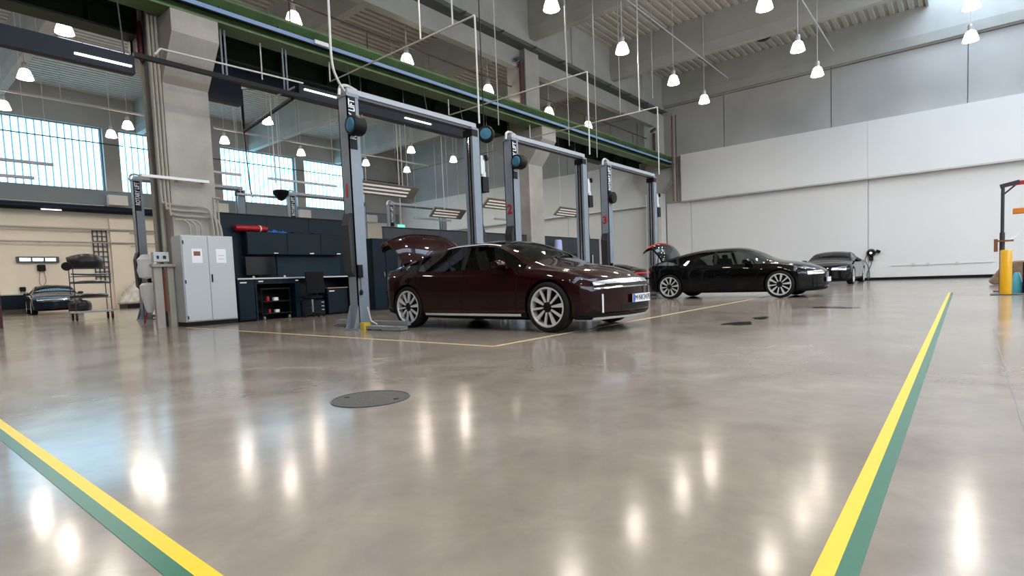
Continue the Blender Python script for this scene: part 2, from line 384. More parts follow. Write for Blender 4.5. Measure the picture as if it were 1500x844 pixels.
fb = thing('crane_beam', 'dark green crane runway beam of the far bay behind the green one', 'beam', (-15.45, 12, 6.5))
part(B(-15.72, -15.2, YF, 31.6, 6.885, 6.94), 'bottom_flange', M_dgreen, fb)
part(B(-15.48, -15.42, YF, 31.6, 6.94, 7.48), 'web', M_dgreen, fb)
part(B(-15.72, -15.2, YF, 31.6, 7.48, 7.54), 'top_flange', M_dgreen, fb)
for k in range(26):
    y = -8 + 1.5*k; part(B(-15.42, -15.2, y, y+0.02, 6.94, 7.48), 'stiffener', M_dgreen, fb)
wk = thing('crane_walkway', 'dark walkway decking between the two crane beams with a thin handrail', 'walkway', (-14.45, 12, 7.5))
part(B(-15.2, -13.78, YF, 31.28, 7.50, 7.53), 'deck_plate', M_dgreen, wk)
for k in range(26):
    y = -8 + 1.5*k; part(B(-15.19, -13.79, y, y+0.05, 7.36, 7.50), 'joist', M_dgreen, wk)
part(MB().tube([(-14.7, YF, 8.8), (-14.7, 31.2, 8.8)], 0.028), 'handrail', M_brown, wk)
for k in range(15):
    y = -7 + 2.6*k; part(MB().tube([(-14.7, y, 7.53), (-14.7, y, 8.8)], 0.02), 'rail_post', M_brown, wk)

# navy service duct under the far crane beam
dc = thing('service_duct', 'dark navy service duct with strip lights running past the near column below the green beam', 'duct', (-13.1, 8, 5.6))
part(B(-13.17, -12.98, YF, 4.13, 5.215, 5.57), 'duct_box', M_navy, dc)
part(B(-13.17, -12.98, 7.72, 13.9, 5.58, 5.90), 'duct_box', M_navy, dc)
part(B(-13.08, -12.98, 4.13, 7.72, 5.565, 5.655), 'rail', M_black, dc)
for y0, y1, z in ((3.14, 4.06, 5.34), (7.85, 8.82, 5.78), (11.10, 12.14, 5.71)):
    part(B(-12.98, -12.93, y0, y1, z-0.016, z+0.016), 'strip_light', M_tube, dc)
for y in (-4, -1, 2, 4.0, 9.4, 12.2, 13.8): part(MB().tube([(-13.3, y, 6.89), (-13.1, y, 5.5 if y < 5 else 5.85)], 0.015), 'hanger', M_liftd, dc)
dd = thing('service_duct', 'navy box below the far crane beam just right of the near column', 'duct', (-15.6, 6.8, 6))
part(B(-15.75, -15.5, 6.0, 7.47, 5.88, 6.86), 'duct_box', M_navy, dd)
part(B(-15.75, -15.6, 4.9, 16.3, 6.48, 6.88), 'back_plate', M_navy, dd)
d2 = thing('service_duct', 'dark navy duct with a small strip light along the left wall below the windows', 'duct', (XL+0.3, 5, 5.3))
part(MB().cyl((XL+0.55, YF+0.1, 5.65), (XL+0.55, 14.0, 5.65), 0.22, 14), 'duct_tube', M_navy, d2, smooth=True)
part(B(XL+0.78, XL+0.84, 7.1, 7.95, 5.44, 5.49), 'strip_light', M_tube, d2)
for y in (0, 5, 10): part(B(XL, XL+0.6, y, y+0.08, 5.82, 5.90), 'bracket', M_liftd, d2)
bm_ = thing('extraction_boom', 'black folding extraction boom hanging behind the near column', 'boom', (-15.6, 9.2, 6.5))
part(MB().tube([(-15.6, 9.05, 6.45), (-18.8, 9.05, 6.1)], 0.06), 'boom_arm', M_black, bm_)
part(MB().tube([(-18.8, 9.05, 6.1), (-18.8, 9.05, 7.5)], 0.05), 'boom_post', M_black, bm_)
part(MB().tube([(-18.8, 9.05, 7.5), (-15.6, 9.05, 6.7)], 0.03), 'boom_stay', M_black, bm_)
part(MB().tube([(-18.8, 9.05, 6.1), (-18.75, 9.1, 4.2), (-18.8, 9.2, 3.9)], 0.02), 'hose', M_black, bm_)
# ------------------------------------------------------------------ floor markings
def marking(name, label, polys, z=0.002, group=None):
    t = thing(name, label, 'floor marking', (0, 0, 0), group)
    for nm, m, p in polys: part(MB().prism(p, 'z', 0.0, z), nm, m, t)
    return t
marking('floor_stripe', 'yellow and green floor stripe running up the right side of the picture', [
    ('yellow_band', M_yellow, [(-0.290, 0.6), (-0.243, 0.6), (-0.243, 17.3), (-0.290, 17.3)]),
    ('green_band', M_greenline, [(-0.243, 0.6), (-0.196, 0.6), (-0.196, 17.3), (-0.243, 17.3)])])
marking('floor_stripe', 'yellow and green floor stripe crossing the lower left corner', [
    ('yellow_band', M_yellow, [(-9.0, 0.603), (-0.9, 0.603), (-0.9, 0.555), (-9.0, 0.555)]),
    ('green_band', M_greenline, [(-9.0, 0.555), (-0.9, 0.555), (-0.9, 0.506), (-9.0, 0.506)])])
t = thing('bay_outline', 'thin tan painted line outlining the lift bays on the floor', 'floor marking', (0, 0, 0))
part(B(-13.1, -4.20, 4.73, 4.785, 0, 0.002), 'painted_line', M_tan, t)
part(B(-4.235, -4.18, 4.785, 26, 0, 0.002), 'painted_line', M_tan, t)
mc = thing('manhole_cover', 'round dark manhole cover set in the polished floor', 'manhole cover', (-3.10, 2.23, 0))
part(MB().lathe([(0.001, 0.0), (0.246, 0.0), (0.246, 0.004), (0.001, 0.004)], (-3.10, 2.23, 0), 'z', 44), 'lid', M_manhole, mc)
part(MB().lathe([(0.249, 0), (0.262, 0), (0.262, 0.006), (0.249, 0.006), (0.249, 0)], (-3.10, 2.23, 0), 'z', 44, cap=False), 'rim', M_liftd, mc)
for k, (a, rr) in enumerate(((0.4, 0.19), (3.5, 0.19))):
    part(MB().lathe([(0.001, 0.004), (0.018, 0.004), (0.018, 0.0055), (0.001, 0.0055)], (-3.10+rr*math.cos(a), 2.23+rr*math.sin(a), 0), 'z', 12), 'lift_hole', M_black, mc)
def blob(name, label, c, rx, ry, seed, m):
    r = random.Random(seed); n = 40; ph = [r.uniform(0, 6.3) for _ in range(5)]; pts = []
    for k in range(n):
        t = 2*PI*k/n; q = 1 + 0.18*math.sin(2*t+ph[0]) + 0.12*math.sin(3*t+ph[1]) + 0.08*math.sin(5*t+ph[2]) + 0.05*math.sin(9*t+ph[3])
        pts.append((c[0]+rx*q*math.cos(t), c[1]+ry*q*math.sin(t)))
    return tag(MB().prism(pts, 'z', 0.0, 0.0012).build(name, m), label, 'puddle', 'wet patches on the floor')
blob('wet_patch', 'long dark wet patch on the floor in front of the black sedan', (-2.50, 8.15), 0.16, 0.36, 3, M_wet)
blob('wet_patch', 'small dark wet patch just beyond the long one', (-2.46, 9.15), 0.12, 0.25, 5, M_wet)
blob('wet_patch', 'thin wet patch farthest back near the grey wall base', (-1.85, 11.65), 0.40, 0.25, 9, M_wet)
tag(MB().prism([(0.205, 2.5), (0.21, 2.5), (0.262, 8), (0.25, 8)], 'z', 0, 0.001).build('floor_joint', M_joint), 'hairline joint in the floor right of the green stripe', 'joint')

# ------------------------------------------------------------------ pendant lamps
def lamp_at(i, x, y, label, group, lit=True, z=8.5):
    t = thing('pendant_lamp', label, 'lamp', (x, y, z), group)
    part(MB().lathe([(0.10, 0.20), (0.15, 0.15), (0.20, 0.0), (0.235, -0.13), (0.225, -0.13), (0.19, 0.0), (0.14, 0.14)], (x, y, z), 'z', 18, cap=False), 'shade', M_lampglow, t, smooth=True)
    part(MB().lathe([(0.001, 0.42), (0.07, 0.42), (0.085, 0.36), (0.085, 0.24), (0.10, 0.20), (0.001, 0.20)], (x, y, z), 'z', 12), 'ballast', M_pale, t)
    part(MB().cyl((x, y, z+0.42), (x, y, 13.0 if -1.3 < x < 2.6 else 12.2), 0.014, 6), 'rod', M_pipe, t)
    part(MB().lathe([(0.001, -0.11), (0.215, -0.125)], (x, y, z), 'z', 18, cap=False), 'lens', M_lens, t)
    L = bpy.data.lights.new('lamp_light', 'AREA'); L.shape = 'DISK'; L.size = 0.40; L.energy = LAMP_W * (1.8 if x < -16 else 1.0); L.color = (1.0, 0.89, 0.76)
    lo = bpy.data.objects.new('lamp_light', L); C.objects.link(lo); lo.location = (0, 0, -0.14); lo.parent = t
    return t
rows_r = {0.12: [22.3, 25.5, 17.9, 13.4], -4.58: [17.8, 22.0, 25.35, 13.4], -9.13: [13.43, 17.64, 21.97, 25.39]}
names = {(0.12, 22.3): 'bright pendant lamp at the very top right edge of the ceiling', (0.12, 25.5): 'bright pendant lamp just below the top right one against the blue-grey wall',
         (-4.58, 17.8): 'bright pendant lamp at the top edge, middle of the right bay', (-4.58, 22.0): 'second pendant lamp down the middle row of the right bay',
         (-4.58, 25.35): 'last pendant lamp of the middle row, nearest the grey wall', (-9.13, 13.43): 'bright pendant lamp at the top edge, first of the left row in the right bay',
         (-9.13, 17.64): 'second pendant lamp of the left row in the right bay', (-9.13, 21.97): 'third pendant lamp of the left row in the right bay', (-9.13, 25.39): 'fourth pendant lamp of the left row, beside the far grey wall'}
i = 0
for x, ys in rows_r.items():
    for y in ys:
        lamp_at(i, x, y, names.get((x, y), 'pendant lamp of the right bay, above the top of the picture'), 'pendant lamps in the right bay'); i += 1
    for y in (-3.7, 0.5, 4.7, 9.0):
        lamp_at(i, x, y, 'pendant lamp of the right bay, above the top of the picture', 'pendant lamps in the right bay'); i += 1
for x in (5.0, 9.3):
    for y in (-3.7, 0.5, 4.7, 9.0, 13.4, 17.8, 22.1, 25.5):
        lamp_at(i, x, y, 'pendant lamp of the right bay, right of the picture', 'pendant lamps in the right bay'); i += 1
left = {(-20.13, 4.69): 'large bright pendant lamp at the upper left corner by the navy duct', (-25.19, 4.65): 'pendant lamp below the navy duct at the left edge', (-29.73, 4.73): 'pendant lamp cut by the left edge above the window',
        (-29.68, 8.96): 'pendant lamp left of the near column, right one of a close pair', (-31.8, 8.88): 'pendant lamp left of the near column, left one of a close pair',
        (-24.86, 13.1): 'pendant lamp hanging beside the black boom, right of the near column', (-29.56, 13.19): 'pendant lamp just right of the near column above the windows',
        (-29.53, 17.43): 'small pendant lamp between the two high windows right of the column', (-24.96, 21.72): 'pendant lamp seen inside the first lift frame, topmost there', (-29.49, 25.2): 'pendant lamp seen inside the first lift frame, lowest of three',
        (-25.18, 25.39): 'pendant lamp inside the first lift frame beside its right post', (-29.45, 21.83): 'pendant lamp just right of the first lift post', (-20.1, 8.9): 'pendant lamp glowing behind the right edge of the near column',
        (-25.0, 8.9): 'pendant lamp hidden behind the near column', (-25.0, 17.4): 'pendant lamp hidden behind the first lift post'}
for (x, y), lb in left.items(): lamp_at(i, x, y, lb, 'pendant lamps in the far bay')
for k, (x, y) in enumerate(((-15.0, 8.88), (-15.01, 13.08), (-15.07, 17.38), (-15.07, 21.65), (-15.04, 25.06))):
    lamp_at(i, x, y, ['pendant lamp peeping over the crane beam above the blue hose reel post', 'second pendant lamp peeping over the green crane beam from the left', 'middle pendant lamp peeping over the green crane beam', 'fourth pendant lamp over the crane beam, by the second column', 'pendant lamp over the far end of the green crane beam'][k], 'pendant lamps over the crane beam')
for x in (-20.1, -25.0, -29.6, -34.5):
    for y in (-3.7, 0.5): lamp_at(i, x, y, 'pendant lamp of the far bay, left of the picture', 'pendant lamps in the far bay')
for x, y0, y1, z, lb in ((-29.3, 2, 10.2, 9.0, 'pale lamp track along the ceiling left of the near column'), (-29.3, 12.6, 27, 9.0, 'pale lamp track along the ceiling seen right of the near column')):
    c = thing('lamp_track', lb, 'conduit', (x, y0, z))
    part(B(x-0.04, x+0.04, y0, y1, z-0.04, z+0.04), 'track', M_pipe, c)
    for y in np.arange(y0+1, y1, 3.5): part(MB().cyl((x, y, z), (x, y, 12.2), 0.012, 6), 'rod', M_pipe, c)
for x, lb in ((-9.13, 'thin pale conduit along the left lamp row under the roof beams'), (-4.58, 'thin pale conduit along the middle lamp row under the roof beams')):
    tag(MB().tube([(x+0.08, 13, 10.2), (x+0.08, 28.5, 10.2)], 0.02).build('lamp_conduit', M_cab), lb, 'conduit')
sp = thing('ceiling_speaker', 'black disc-shaped sensor hanging under the far roof beam', 'sensor', (-6.9, 26.5, 10.9))
part(MB().lathe([(0.001, -0.12), (0.22, -0.10), (0.36, 0), (0.22, 0.06), (0.001, 0.08)], (-6.9, 26.5, 10.9), 'z', 18), 'housing', M_black, sp, smooth=True)
part(MB().cyl((-6.9, 26.5, 10.9), (-6.9, 26.5, 12.2), 0.03, 6), 'stem', M_black, sp)

# ------------------------------------------------------------------ cars (local frame: +x to the nose, wheels at x = +-1.48)
def interp(keys, vals, x):
    return float(np.interp(x, keys, vals))
def pchip(keys, vals):
    k = np.array(keys, float); v = np.array(vals, float); h = np.diff(k); d = np.diff(v) / h; m = np.zeros(len(k))
    m[0], m[-1] = d[0], d[-1]
    for i in range(1, len(k) - 1):
        if d[i-1] * d[i] > 0:
            w1 = 2*h[i] + h[i-1]; w2 = h[i] + 2*h[i-1]; m[i] = (w1 + w2) / (w1/d[i-1] + w2/d[i])
    def f(x):
        x = min(max(x, k[0]), k[-1]); i = min(int(np.searchsorted(k, x, side='right')) - 1, len(k) - 2); t = (x - k[i]) / h[i]
        return (v[i]*(1+2*t)*(1-t)**2 + m[i]*h[i]*t*(1-t)**2 + v[i+1]*t*t*(3-2*t) + m[i+1]*h[i]*t*t*(t-1))
    return f
CX = [-2.50, -2.40, -2.1, -1.6, -1.1, -0.5, 0.0, 0.4, 0.8, 1.05, 1.35, 1.8, 2.15, 2.33, 2.42]
f_w    = pchip(CX, [0.84, 0.90, 0.945, 0.965, 0.965, 0.965, 0.965, 0.965, 0.965, 0.965, 0.96, 0.945, 0.90, 0.84, 0.78])
f_zb   = pchip(CX, [0.42, 0.30, 0.22, 0.18, 0.17, 0.16, 0.16, 0.16, 0.16, 0.16, 0.16, 0.17, 0.17, 0.19, 0.26])
f_belt = pchip(CX, [0.88, 0.965, 0.99, 0.98, 0.955, 0.935, 0.93, 0.925, 0.915, 0.905, 0.885, 0.82, 0.735, 0.66, 0.58])
f_top  = pchip(CX, [0.94, 1.03, 1.08, 1.22, 1.335, 1.405, 1.41, 1.375, 1.235, 1.10, 1.00, 0.92, 0.81, 0.72, 0.63])
f_rl   = pchip(CX, [0.895, 0.98, 1.00, 1.10, 1.215, 1.30, 1.305, 1.265, 1.11, 0.975, 0.90, 0.832, 0.745, 0.67, 0.59])
f_rh   = pchip(CX, [0.91, 1.00, 1.03, 1.155, 1.27, 1.35, 1.355, 1.315, 1.165, 1.03, 0.935, 0.86, 0.765, 0.685, 0.60])
f_yb   = pchip(CX, [0.78, 0.84, 0.885, 0.905, 0.91, 0.91, 0.91, 0.91, 0.905, 0.90, 0.89, 0.86, 0.80, 0.74, 0.70])
f_yl   = pchip(CX, [0.72, 0.78, 0.80, 0.74, 0.70, 0.68, 0.68, 0.70, 0.77, 0.82, 0.82, 0.78, 0.73, 0.68, 0.64])
f_yh   = pchip(CX, [0.64, 0.69, 0.70, 0.65, 0.61, 0.595, 0.595, 0.62, 0.70, 0.745, 0.74, 0.70, 0.65, 0.60, 0.57])
def section(x):
    w, zb, be, tp = f_w(x), f_zb(x), f_belt(x), f_top(x)
    rl, rh, yb, yl, yh = f_rl(x), f_rh(x), f_yb(x), f_yl(x), f_yh(x)
    return [(0, zb), (w*0.80, zb), (w*0.955, zb+0.05), (w*0.985, zb + (be-zb)*0.28), (w, zb + (be-zb)*0.60), (w*0.985, zb + (be-zb)*0.84),
            (yb, be), (yl, rl), (yh, rh), (yh*0.5, tp-(tp-rh)*0.22), (0, tp)]
SUB = 4
def sec_dense(x):
    P = [Vector((a, b)) for a, b in section(x)]; out = []
    for i in range(len(P) - 1):
        for k in range(SUB):
            t = k / SUB
            if i in (0, 1, 6, 7) : q = P[i].lerp(P[i+1], t)
            else:
                p0 = P[i-1] if i - 1 not in (0, 6, 7) or i == 8 else P[i] * 2 - P[i+1]
                p3 = P[i+2] if i + 2 < len(P) else Vector((-P[i][0], P[i][1]))
                if i == 5: p3 = P[6] * 2 - P[5]
                if i == 8: p0 = P[7]
                a, b = P[i], P[i+1]
                q = 0.5*((2*a)+(b-p0)*t+(2*p0-5*a+4*b-p3)*t*t+(3*a-p0-3*b+p3)*t**3)
            out.append(q)
    return out + [P[-1]]
XS = sorted(set([round(v, 3) for v in list(np.linspace(-2.50, -2.2, 7)) + list(np.linspace(-2.15, 2.15, 60)) + list(np.linspace(2.2, 2.42, 8))]))
def plan(x, y):
    """rounds the nose and the tail in plan"""
    if x > 1.75: x = x - 0.34 * min(1, (x - 1.75) / 0.67) ** 1.6 * (abs(y) / 0.8) ** 2.4
    if x < -1.9: x = x + 0.10 * min(1, (-1.9 - x) / 0.6) ** 1.5 + 0.30 * min(1, (-1.9 - x) / 0.6) ** 1.5 * (abs(y) / 0.85) ** 2.4
    return x
def body_mesh():
    rows = []
    for x in XS:
        h = sec_dense(x); ring = [(a, b) for a, b in h] + [(-a, b) for a, b in h[-2:0:-1]]
        rows.append([(plan(x, a), a, b) for a, b in ring])
    n = len(rows[0]); m = len(rows); half = len(sec_dense(0)) - 1
    me = bpy.data.meshes.new('body'); vs = [p for r in rows for p in r]; fs = []; mi = []
    for i in range(m - 1):
        xm = (XS[i] + XS[i+1]) / 2
        for j in range(n):
            jj = j if j < half else n - 1 - j
            seg = jj // SUB
            fs.append((i*n+j, i*n+(j+1)%n, (i+1)*n+(j+1)%n, (i+1)*n+j))
            k = 0
            if seg == 6 and -1.95 < xm < 1.08: k = 1            # side glass
            elif seg == 7 and -1.9 < xm < 1.1: k = 2            # roof rail
            elif seg >= 8 and 0.16 < xm < 1.12: k = 3           # windscreen
            elif seg >= 8 and -1.98 < xm < -1.0: k = 4          # rear window
            elif seg >= 8 and -1.0 <= xm <= 0.16: k = 5         # roof
            elif seg <= 1: k = 6                                # underside
            elif seg == 2 and jj % SUB < 2 : k = 6
            if xm < -2.02 and seg >= 7: k = 7                   # boot
            mi.append(k)
    for i, x in ((0, XS[0]), (m-1, XS[-1])):               # nose and tail closed with rows that follow the plan curve
        K = 12; prev = None
        j0 = next(j for j in range(1, half) if rows[i][j][2] > rows[i][0][2] + 1e-4)
        for j in range(j0, half):
            a = vs[i*n+j]; y = rows[i][j][1]; z = rows[i][j][2]; ids = [i*n+j]
            for k in range(1, K):
                yy = y * (1 - 2*k/K); vs.append((plan(x, yy), yy, z)); ids.append(len(vs)-1)
            ids.append(i*n + n - j)
            if prev:
                for k in range(K): fs.append((prev[k], prev[k+1], ids[k+1], ids[k])); mi.append(0)
            else:
                fs.append(tuple([i*n + q for q in range(j0-1, -1, -1)] + [i*n + n - q for q in range(1, j0)] + ids[::-1])); mi.append(0)
            prev = ids
        fs.append(tuple([i*n+half] + prev)); mi.append(0)
    me.from_pydata(vs, [], fs); me.polygons.foreach_set('material_index', mi)
    for k in range(9): me.materials.append(mat('slot%d' % k, (0, 0, 0)))
    bm = bmesh.new(); bm.from_mesh(me); bmesh.ops.recalc_face_normals(bm, faces=bm.faces); bm.to_mesh(me); bm.free()
    o = bpy.data.objects.new('body_tmp', me); C.objects.link(o)
    cut = MB()
    for x in (-1.48, 1.48):
        for s in (-1, 1): cut.cyl((x, s*0.60, 0.36), (x, s*1.3, 0.36), 0.392, 44)
    c = cut.build('arch_tmp', None); c.data.materials.clear()
    for k in range(9): c.data.materials.append(mat('slot%d' % k, (0, 0, 0)))
    for p in c.data.polygons: p.material_index = 8
    md = o.modifiers.new('b', 'BOOLEAN'); md.operation = 'DIFFERENCE'; md.object = c; md.solver = 'EXACT'
    bpy.context.view_layer.update()
    res = bpy.data.meshes.new_from_object(o.evaluated_get(bpy.context.evaluated_depsgraph_get()))
    bpy.data.objects.remove(o); bpy.data.objects.remove(c)
    return res
def split_by_slot(me):
    out = {}
    for k in range(9):
        bm = bmesh.new(); bm.from_mesh(me)
        bmesh.ops.delete(bm, geom=[f for f in bm.faces if f.material_index != k], context='FACES')
        for f in bm.faces: f.smooth = True; f.material_index = 0
        for e in bm.edges:
            if len(e.link_faces) == 2 and e.calc_face_angle(0) > 0.6: e.smooth = False
        m2 = bpy.data.meshes.new('panel'); bm.to_mesh(m2); bm.free(); m2.materials.clear(); out[k] = m2
    return out
BODY = body_mesh()
bmt = bmesh.new(); bmt.from_mesh(BODY); BVH = BVHTree.FromBMesh(bmt); bmt.free()
PANELS = split_by_slot(BODY)
ARCHES = []
for sx in (-1, 1):
    for sy in (-1, 1):
        bm = bmesh.new(); bm.from_mesh(PANELS[8])
        bmesh.ops.delete(bm, geom=[v for v in bm.verts if v.co.x * sx < 0 or v.co.y * sy < 0], context='VERTS')
        m_ = bpy.data.meshes.new('wheel_arch'); bm.to_mesh(m_); bm.free(); ARCHES.append(m_)
def on_body(o, d, off=0.006):
    h = BVH.ray_cast(Vector(o), Vector(d))
    if h[0] is None: return None
    return h[0] + h[1] * off
def strip(pts_a, pts_b, d, off=0.01):
    """thin raised band on the body between two rows of ray origins"""
    out = MB(); rows = []
    for a, b in zip(pts_a, pts_b):
        r = [on_body(Vector(a).lerp(Vector(b), t), d, off) for t in (0, .33, .67, 1)]
        if any(p is None for p in r): continue
        rows.append([r[0] - Vector(d) * -off * 1.2] + r + [r[-1] - Vector(d) * -off * 1.2])
    return out.grid(rows)
def nose_band(z0, z1, y0, y1, off, n=24, taper=0.0):
    ys = np.linspace(y0, y1, n); a = []; b = []
    for y in ys:
        t = abs(y) / max(abs(y0), abs(y1)); zc = (z0 + z1) / 2 - 0.02 * t * t; hh = (z1 - z0) / 2 * (1 - taper * t ** 3)
        a.append((3.2, y, zc - hh)); b.append((3.2, y, zc + hh))
    return strip(a, b, (-1, 0, 0), off)
def side_band(x0, x1, zf, h, s, off, n=30):
    xs = np.linspace(x0, x1, n)
    return strip([(x, s*2, zf(x)) for x in xs], [(x, s*2, zf(x) + h) for x in xs], (0, -s, 0), off)
TYRE = [(0.262, -0.10), (0.31, -0.118), (0.340, -0.112), (0.354, -0.085), (0.358, 0), (0.354, 0.085), (0.340, 0.112), (0.31, 0.118), (0.262, 0.10)]
WMESH = {}
def wheel(car, x, y, rim_m, spoke_m):
    s = 1 if y > 0 else -1
    t = MB().lathe(TYRE + [TYRE[0]], (x, y, 0.358), 'y', 36, cap=False).build('wheel', M_rubber, car, smooth=True, world=False, angle=0.9)
    r = MB().lathe([(0.275, 0.10*s), (0.283, 0.112*s), (0.262, 0.114*s), (0.255, 0.095*s), (0.25, 0.0)], (x, y, 0.358), 'y', 36, cap=False)
    ro = r.build('rim', rim_m, t, smooth=True, world=False)
    MB().lathe([(0.001, 0.03*s), (0.24, 0.03*s), (0.25, 0.0)], (x, y, 0.358), 'y', 30, cap=False).build('brake_disc', M_black, t, world=False)
    MB().lathe([(0.001, 0.098*s), (0.05, 0.098*s), (0.062, 0.085*s), (0.062, 0.04*s)], (x, y, 0.358), 'y', 20, cap=False).build('hub_cap', M_black, t, smooth=True, world=False)
    for k in range(10):
        a = 2*PI*k/10 + 0.12; wd = 0.032 if k % 2 == 0 else 0.019; w0 = 0.012
        ca, sa = math.cos(a), math.sin(a); pts = []
        for rr, hw in ((0.075, w0), (0.262, wd)):
            for sg in (-1, 1): pts.append((rr, sg*hw))
        vs = []
        for dep in (0.105*s, 0.078*s):
            for (rr, hw) in pts: vs.append((x + rr*ca - hw*sa, y + dep, 0.358 + rr*sa + hw*ca))
        MB().add(vs, [(0,1,3,2), (4,5,7,6), (0,1,5,4), (2,3,7,6), (0,2,6,4), (1,3,7,5)]).build('spoke', spoke_m, t, world=False)
def car_glass():
    m = bpy.data.materials.get('tinted_car_glass')
    if m: return m
    m = bpy.data.materials.new('tinted_car_glass'); m.use_nodes = True; nt = m.node_tree
    out = nt.nodes['Material Output']; nt.nodes.remove(nt.nodes['Principled BSDF'])
    t = nt.nodes.new('ShaderNodeBsdfTransparent'); t.inputs[0].default_value = (0.36, 0.42, 0.40, 1)
    g = nt.nodes.new('ShaderNodeBsdfGlossy'); g.inputs['Roughness'].default_value = 0.02; g.inputs[0].default_value = (0.9, 0.9, 0.9, 1)
    fr = nt.nodes.new('ShaderNodeFresnel'); fr.inputs[0].default_value = 1.5
    mx = nt.nodes.new('ShaderNodeMixShader'); nt.links.new(fr.outputs[0], mx.inputs[0]); nt.links.new(t.outputs[0], mx.inputs[1]); nt.links.new(g.outputs[0], mx.inputs[2])
    nt.links.new(mx.outputs[0], out.inputs[0]); return m
M_glass = car_glass()
M_plate = mat('plate_white', (0.75, 0.76, 0.78), 0.4); M_plateb = mat('plate_blue', (0.02, 0.10, 0.5), 0.4)
M_tail = mat('red_tail_lens', (0.5, 0.01, 0.01), 0.2, emit=(1, 0.05, 0.04), es=0.7)
M_light = mat('clear_lamp_lens', (0.75, 0.78, 0.82), 0.12, metal=0.6)
def make_car(name, label, loc, rz, paint, trim, rail, group=None, lid=False, bar='silver', plate=None, lidlit=False):
    car = thing(name, label, 'car', loc, group, rz)
    names = ['body', 'side_window', 'roof_rail', 'windscreen', 'rear_window', 'roof', 'underbody', 'boot_lid', 'wheel_arch']
    ms = [paint, M_glass, rail, M_glass, M_glass, paint if bar != 'silver' else M_darkroof, M_black, paint, M_black]
    for k, nm in enumerate(names):
        if k == 7 and lid: continue
        for src in (ARCHES if k == 8 else [PANELS[k]]):
            me = src.copy(); me.name = nm; me.materials.append(ms[k])
            o = bpy.data.objects.new(nm, me); C.objects.link(o); o.parent = car
    for x in (-1.48, 1.48):
        for y in (-0.845, 0.845): wheel(car, x, y, M_alu, M_alu)
    def ad(m, nm, mt, lab=None, smooth=True):
        if not m.f: return None
        o = m.build(nm, mt, car, smooth=smooth, world=False)
        if lab: o['label'] = lab
        return o
    # cabin
    ad(MB().box(-1.9, 1.0, -0.80, 0.80, 0.30, 0.34), 'cabin_floor', M_black, smooth=False)
    ad(MB().box(0.62, 1.02, -0.78, 0.78, 0.62, 0.90), 'dashboard', M_black, smooth=False)
    for sx in (0.02, -1.02):
        for sy in (-0.38, 0.38):
            m = MB().rbox((sx + 0.1, sy, 0.50), (0.52, 0.50, 0.20)).rbox((sx - 0.22, sy, 0.80), (0.14, 0.48, 0.62), ry=-0.25).rbox((sx - 0.33, sy, 1.14), (0.09, 0.24, 0.16), ry=-0.2)
            ad(m, 'car_seat', M_seat, smooth=False)
    ad(MB().lathe([(0.17, -0.015), (0.185, 0), (0.17, 0.015), (0.155, 0), (0.17, -0.015)], (0, 0, 0), 'x', 22, cap=False).xf(Matrix.Translation((0.47, 0.38, 0.92)) @ Matrix.Rotation(-0.4, 4, 'Y')), 'steering_wheel', M_black)
    # pillars between the doors, seams, handles, sills
    for s in (-1, 1):
        for xa, xb, w in ((-0.16, -0.20, 0.09), (-1.22, -1.36, 0.06)):
            a = []; b = []
            for z in np.linspace(0.945, 1.29 if xa > -1 else 1.19, 8):
                q = xa + (xb - xa) * (z - 0.94) / 0.35; a.append((q - w/2, s*2, z)); b.append((q + w/2, s*2, z))
            ad(strip(a, b, (0, -s, 0), 0.004), 'pillar', M_black)
        for xa, xb in ((0.92, 1.02), (-0.18, -0.16), (-1.18, -1.34)):
            a = [(xa + (xb - xa) * ((z - 0.25) / 0.7) ** 2 * 0.9, s*2, z) for z in np.linspace(0.26, 0.92, 14)]
            ad(strip(a, [(p[0] + 0.008, p[1], p[2]) for p in a], (0, -s, 0), 0.002), 'door_seam', M_black)
        for hx in (-0.06, -1.05):
            ad(side_band(hx - 0.13, hx + 0.02, lambda x: 0.80, 0.018, s, 0.006, 6), 'door_handle', M_black if bar != 'silver' else paint)
        if bar == 'silver': ad(side_band(-0.75, 0.45, lambda x: f_rh(x) - 0.028, 0.014, s, 0.006, 20), 'roof_trim', trim, 'bright trim line along the roof edge')
        ad(side_band(-1.03, 1.02, lambda x: 0.232, 0.03, s, 0.016), 'sill_trim', trim, 'bright metal sill strip' if bar == 'silver' else None)
        # mirror
        mm = MB().lathe([(0.001, -0.13), (0.06, -0.12), (0.085, -0.05), (0.08, 0.05), (0.05, 0.10), (0.001, 0.12)], (0, 0, 0), 'y', 14).xf(Matrix.Translation((0.70, s*1.02, 0.985)) @ Matrix.Scale(1.25, 4, (1, 0, 0)) @ Matrix.Scale(0.85, 4, (0, 0, 1)))
        mo = ad(mm, 'door_mirror', paint)
        MB().tube([(0.74, s*0.86, 0.93), (0.72, s*0.97, 0.95)], 0.022).build('mirror_arm', M_black, mo, world=False)
        MB().box(0.605, 0.612, s*0.93, s*1.10, 0.94, 1.03).build('mirror_glass', M_chrome, mo, world=False)
    # nose
    if bar == 'silver':
        ad(nose_band(0.655, 0.715, -0.74, 0.74, 0.016, 34, 0.55), 'light_bar', M_bar, 'brushed silver light bar across the nose')
        ad(nose_band(0.605, 0.622, -0.75, 0.75, 0.020, 34, 0.3), 'lower_blade', M_chrome, 'thin chrome line under the light bar')
        ad(nose_band(0.718, 0.752, -0.66, 0.66, 0.006, 26, 0.8), 'grille_gap', M_black); ad(nose_band(0.622, 0.655, -0.73, 0.73, 0.006, 26, 0.4), 'grille_gap', M_black)
        for s in (-1, 1): ad(nose_band(0.655, 0.69, s*0.62, s*0.745, 0.020, 8), 'headlight', M_light)
    else:
        for s in (-1, 1): ad(nose_band(0.605, 0.690, s*0.30, s*0.765, 0.012, 14), 'headlight', M_light, 'wide clear headlight')
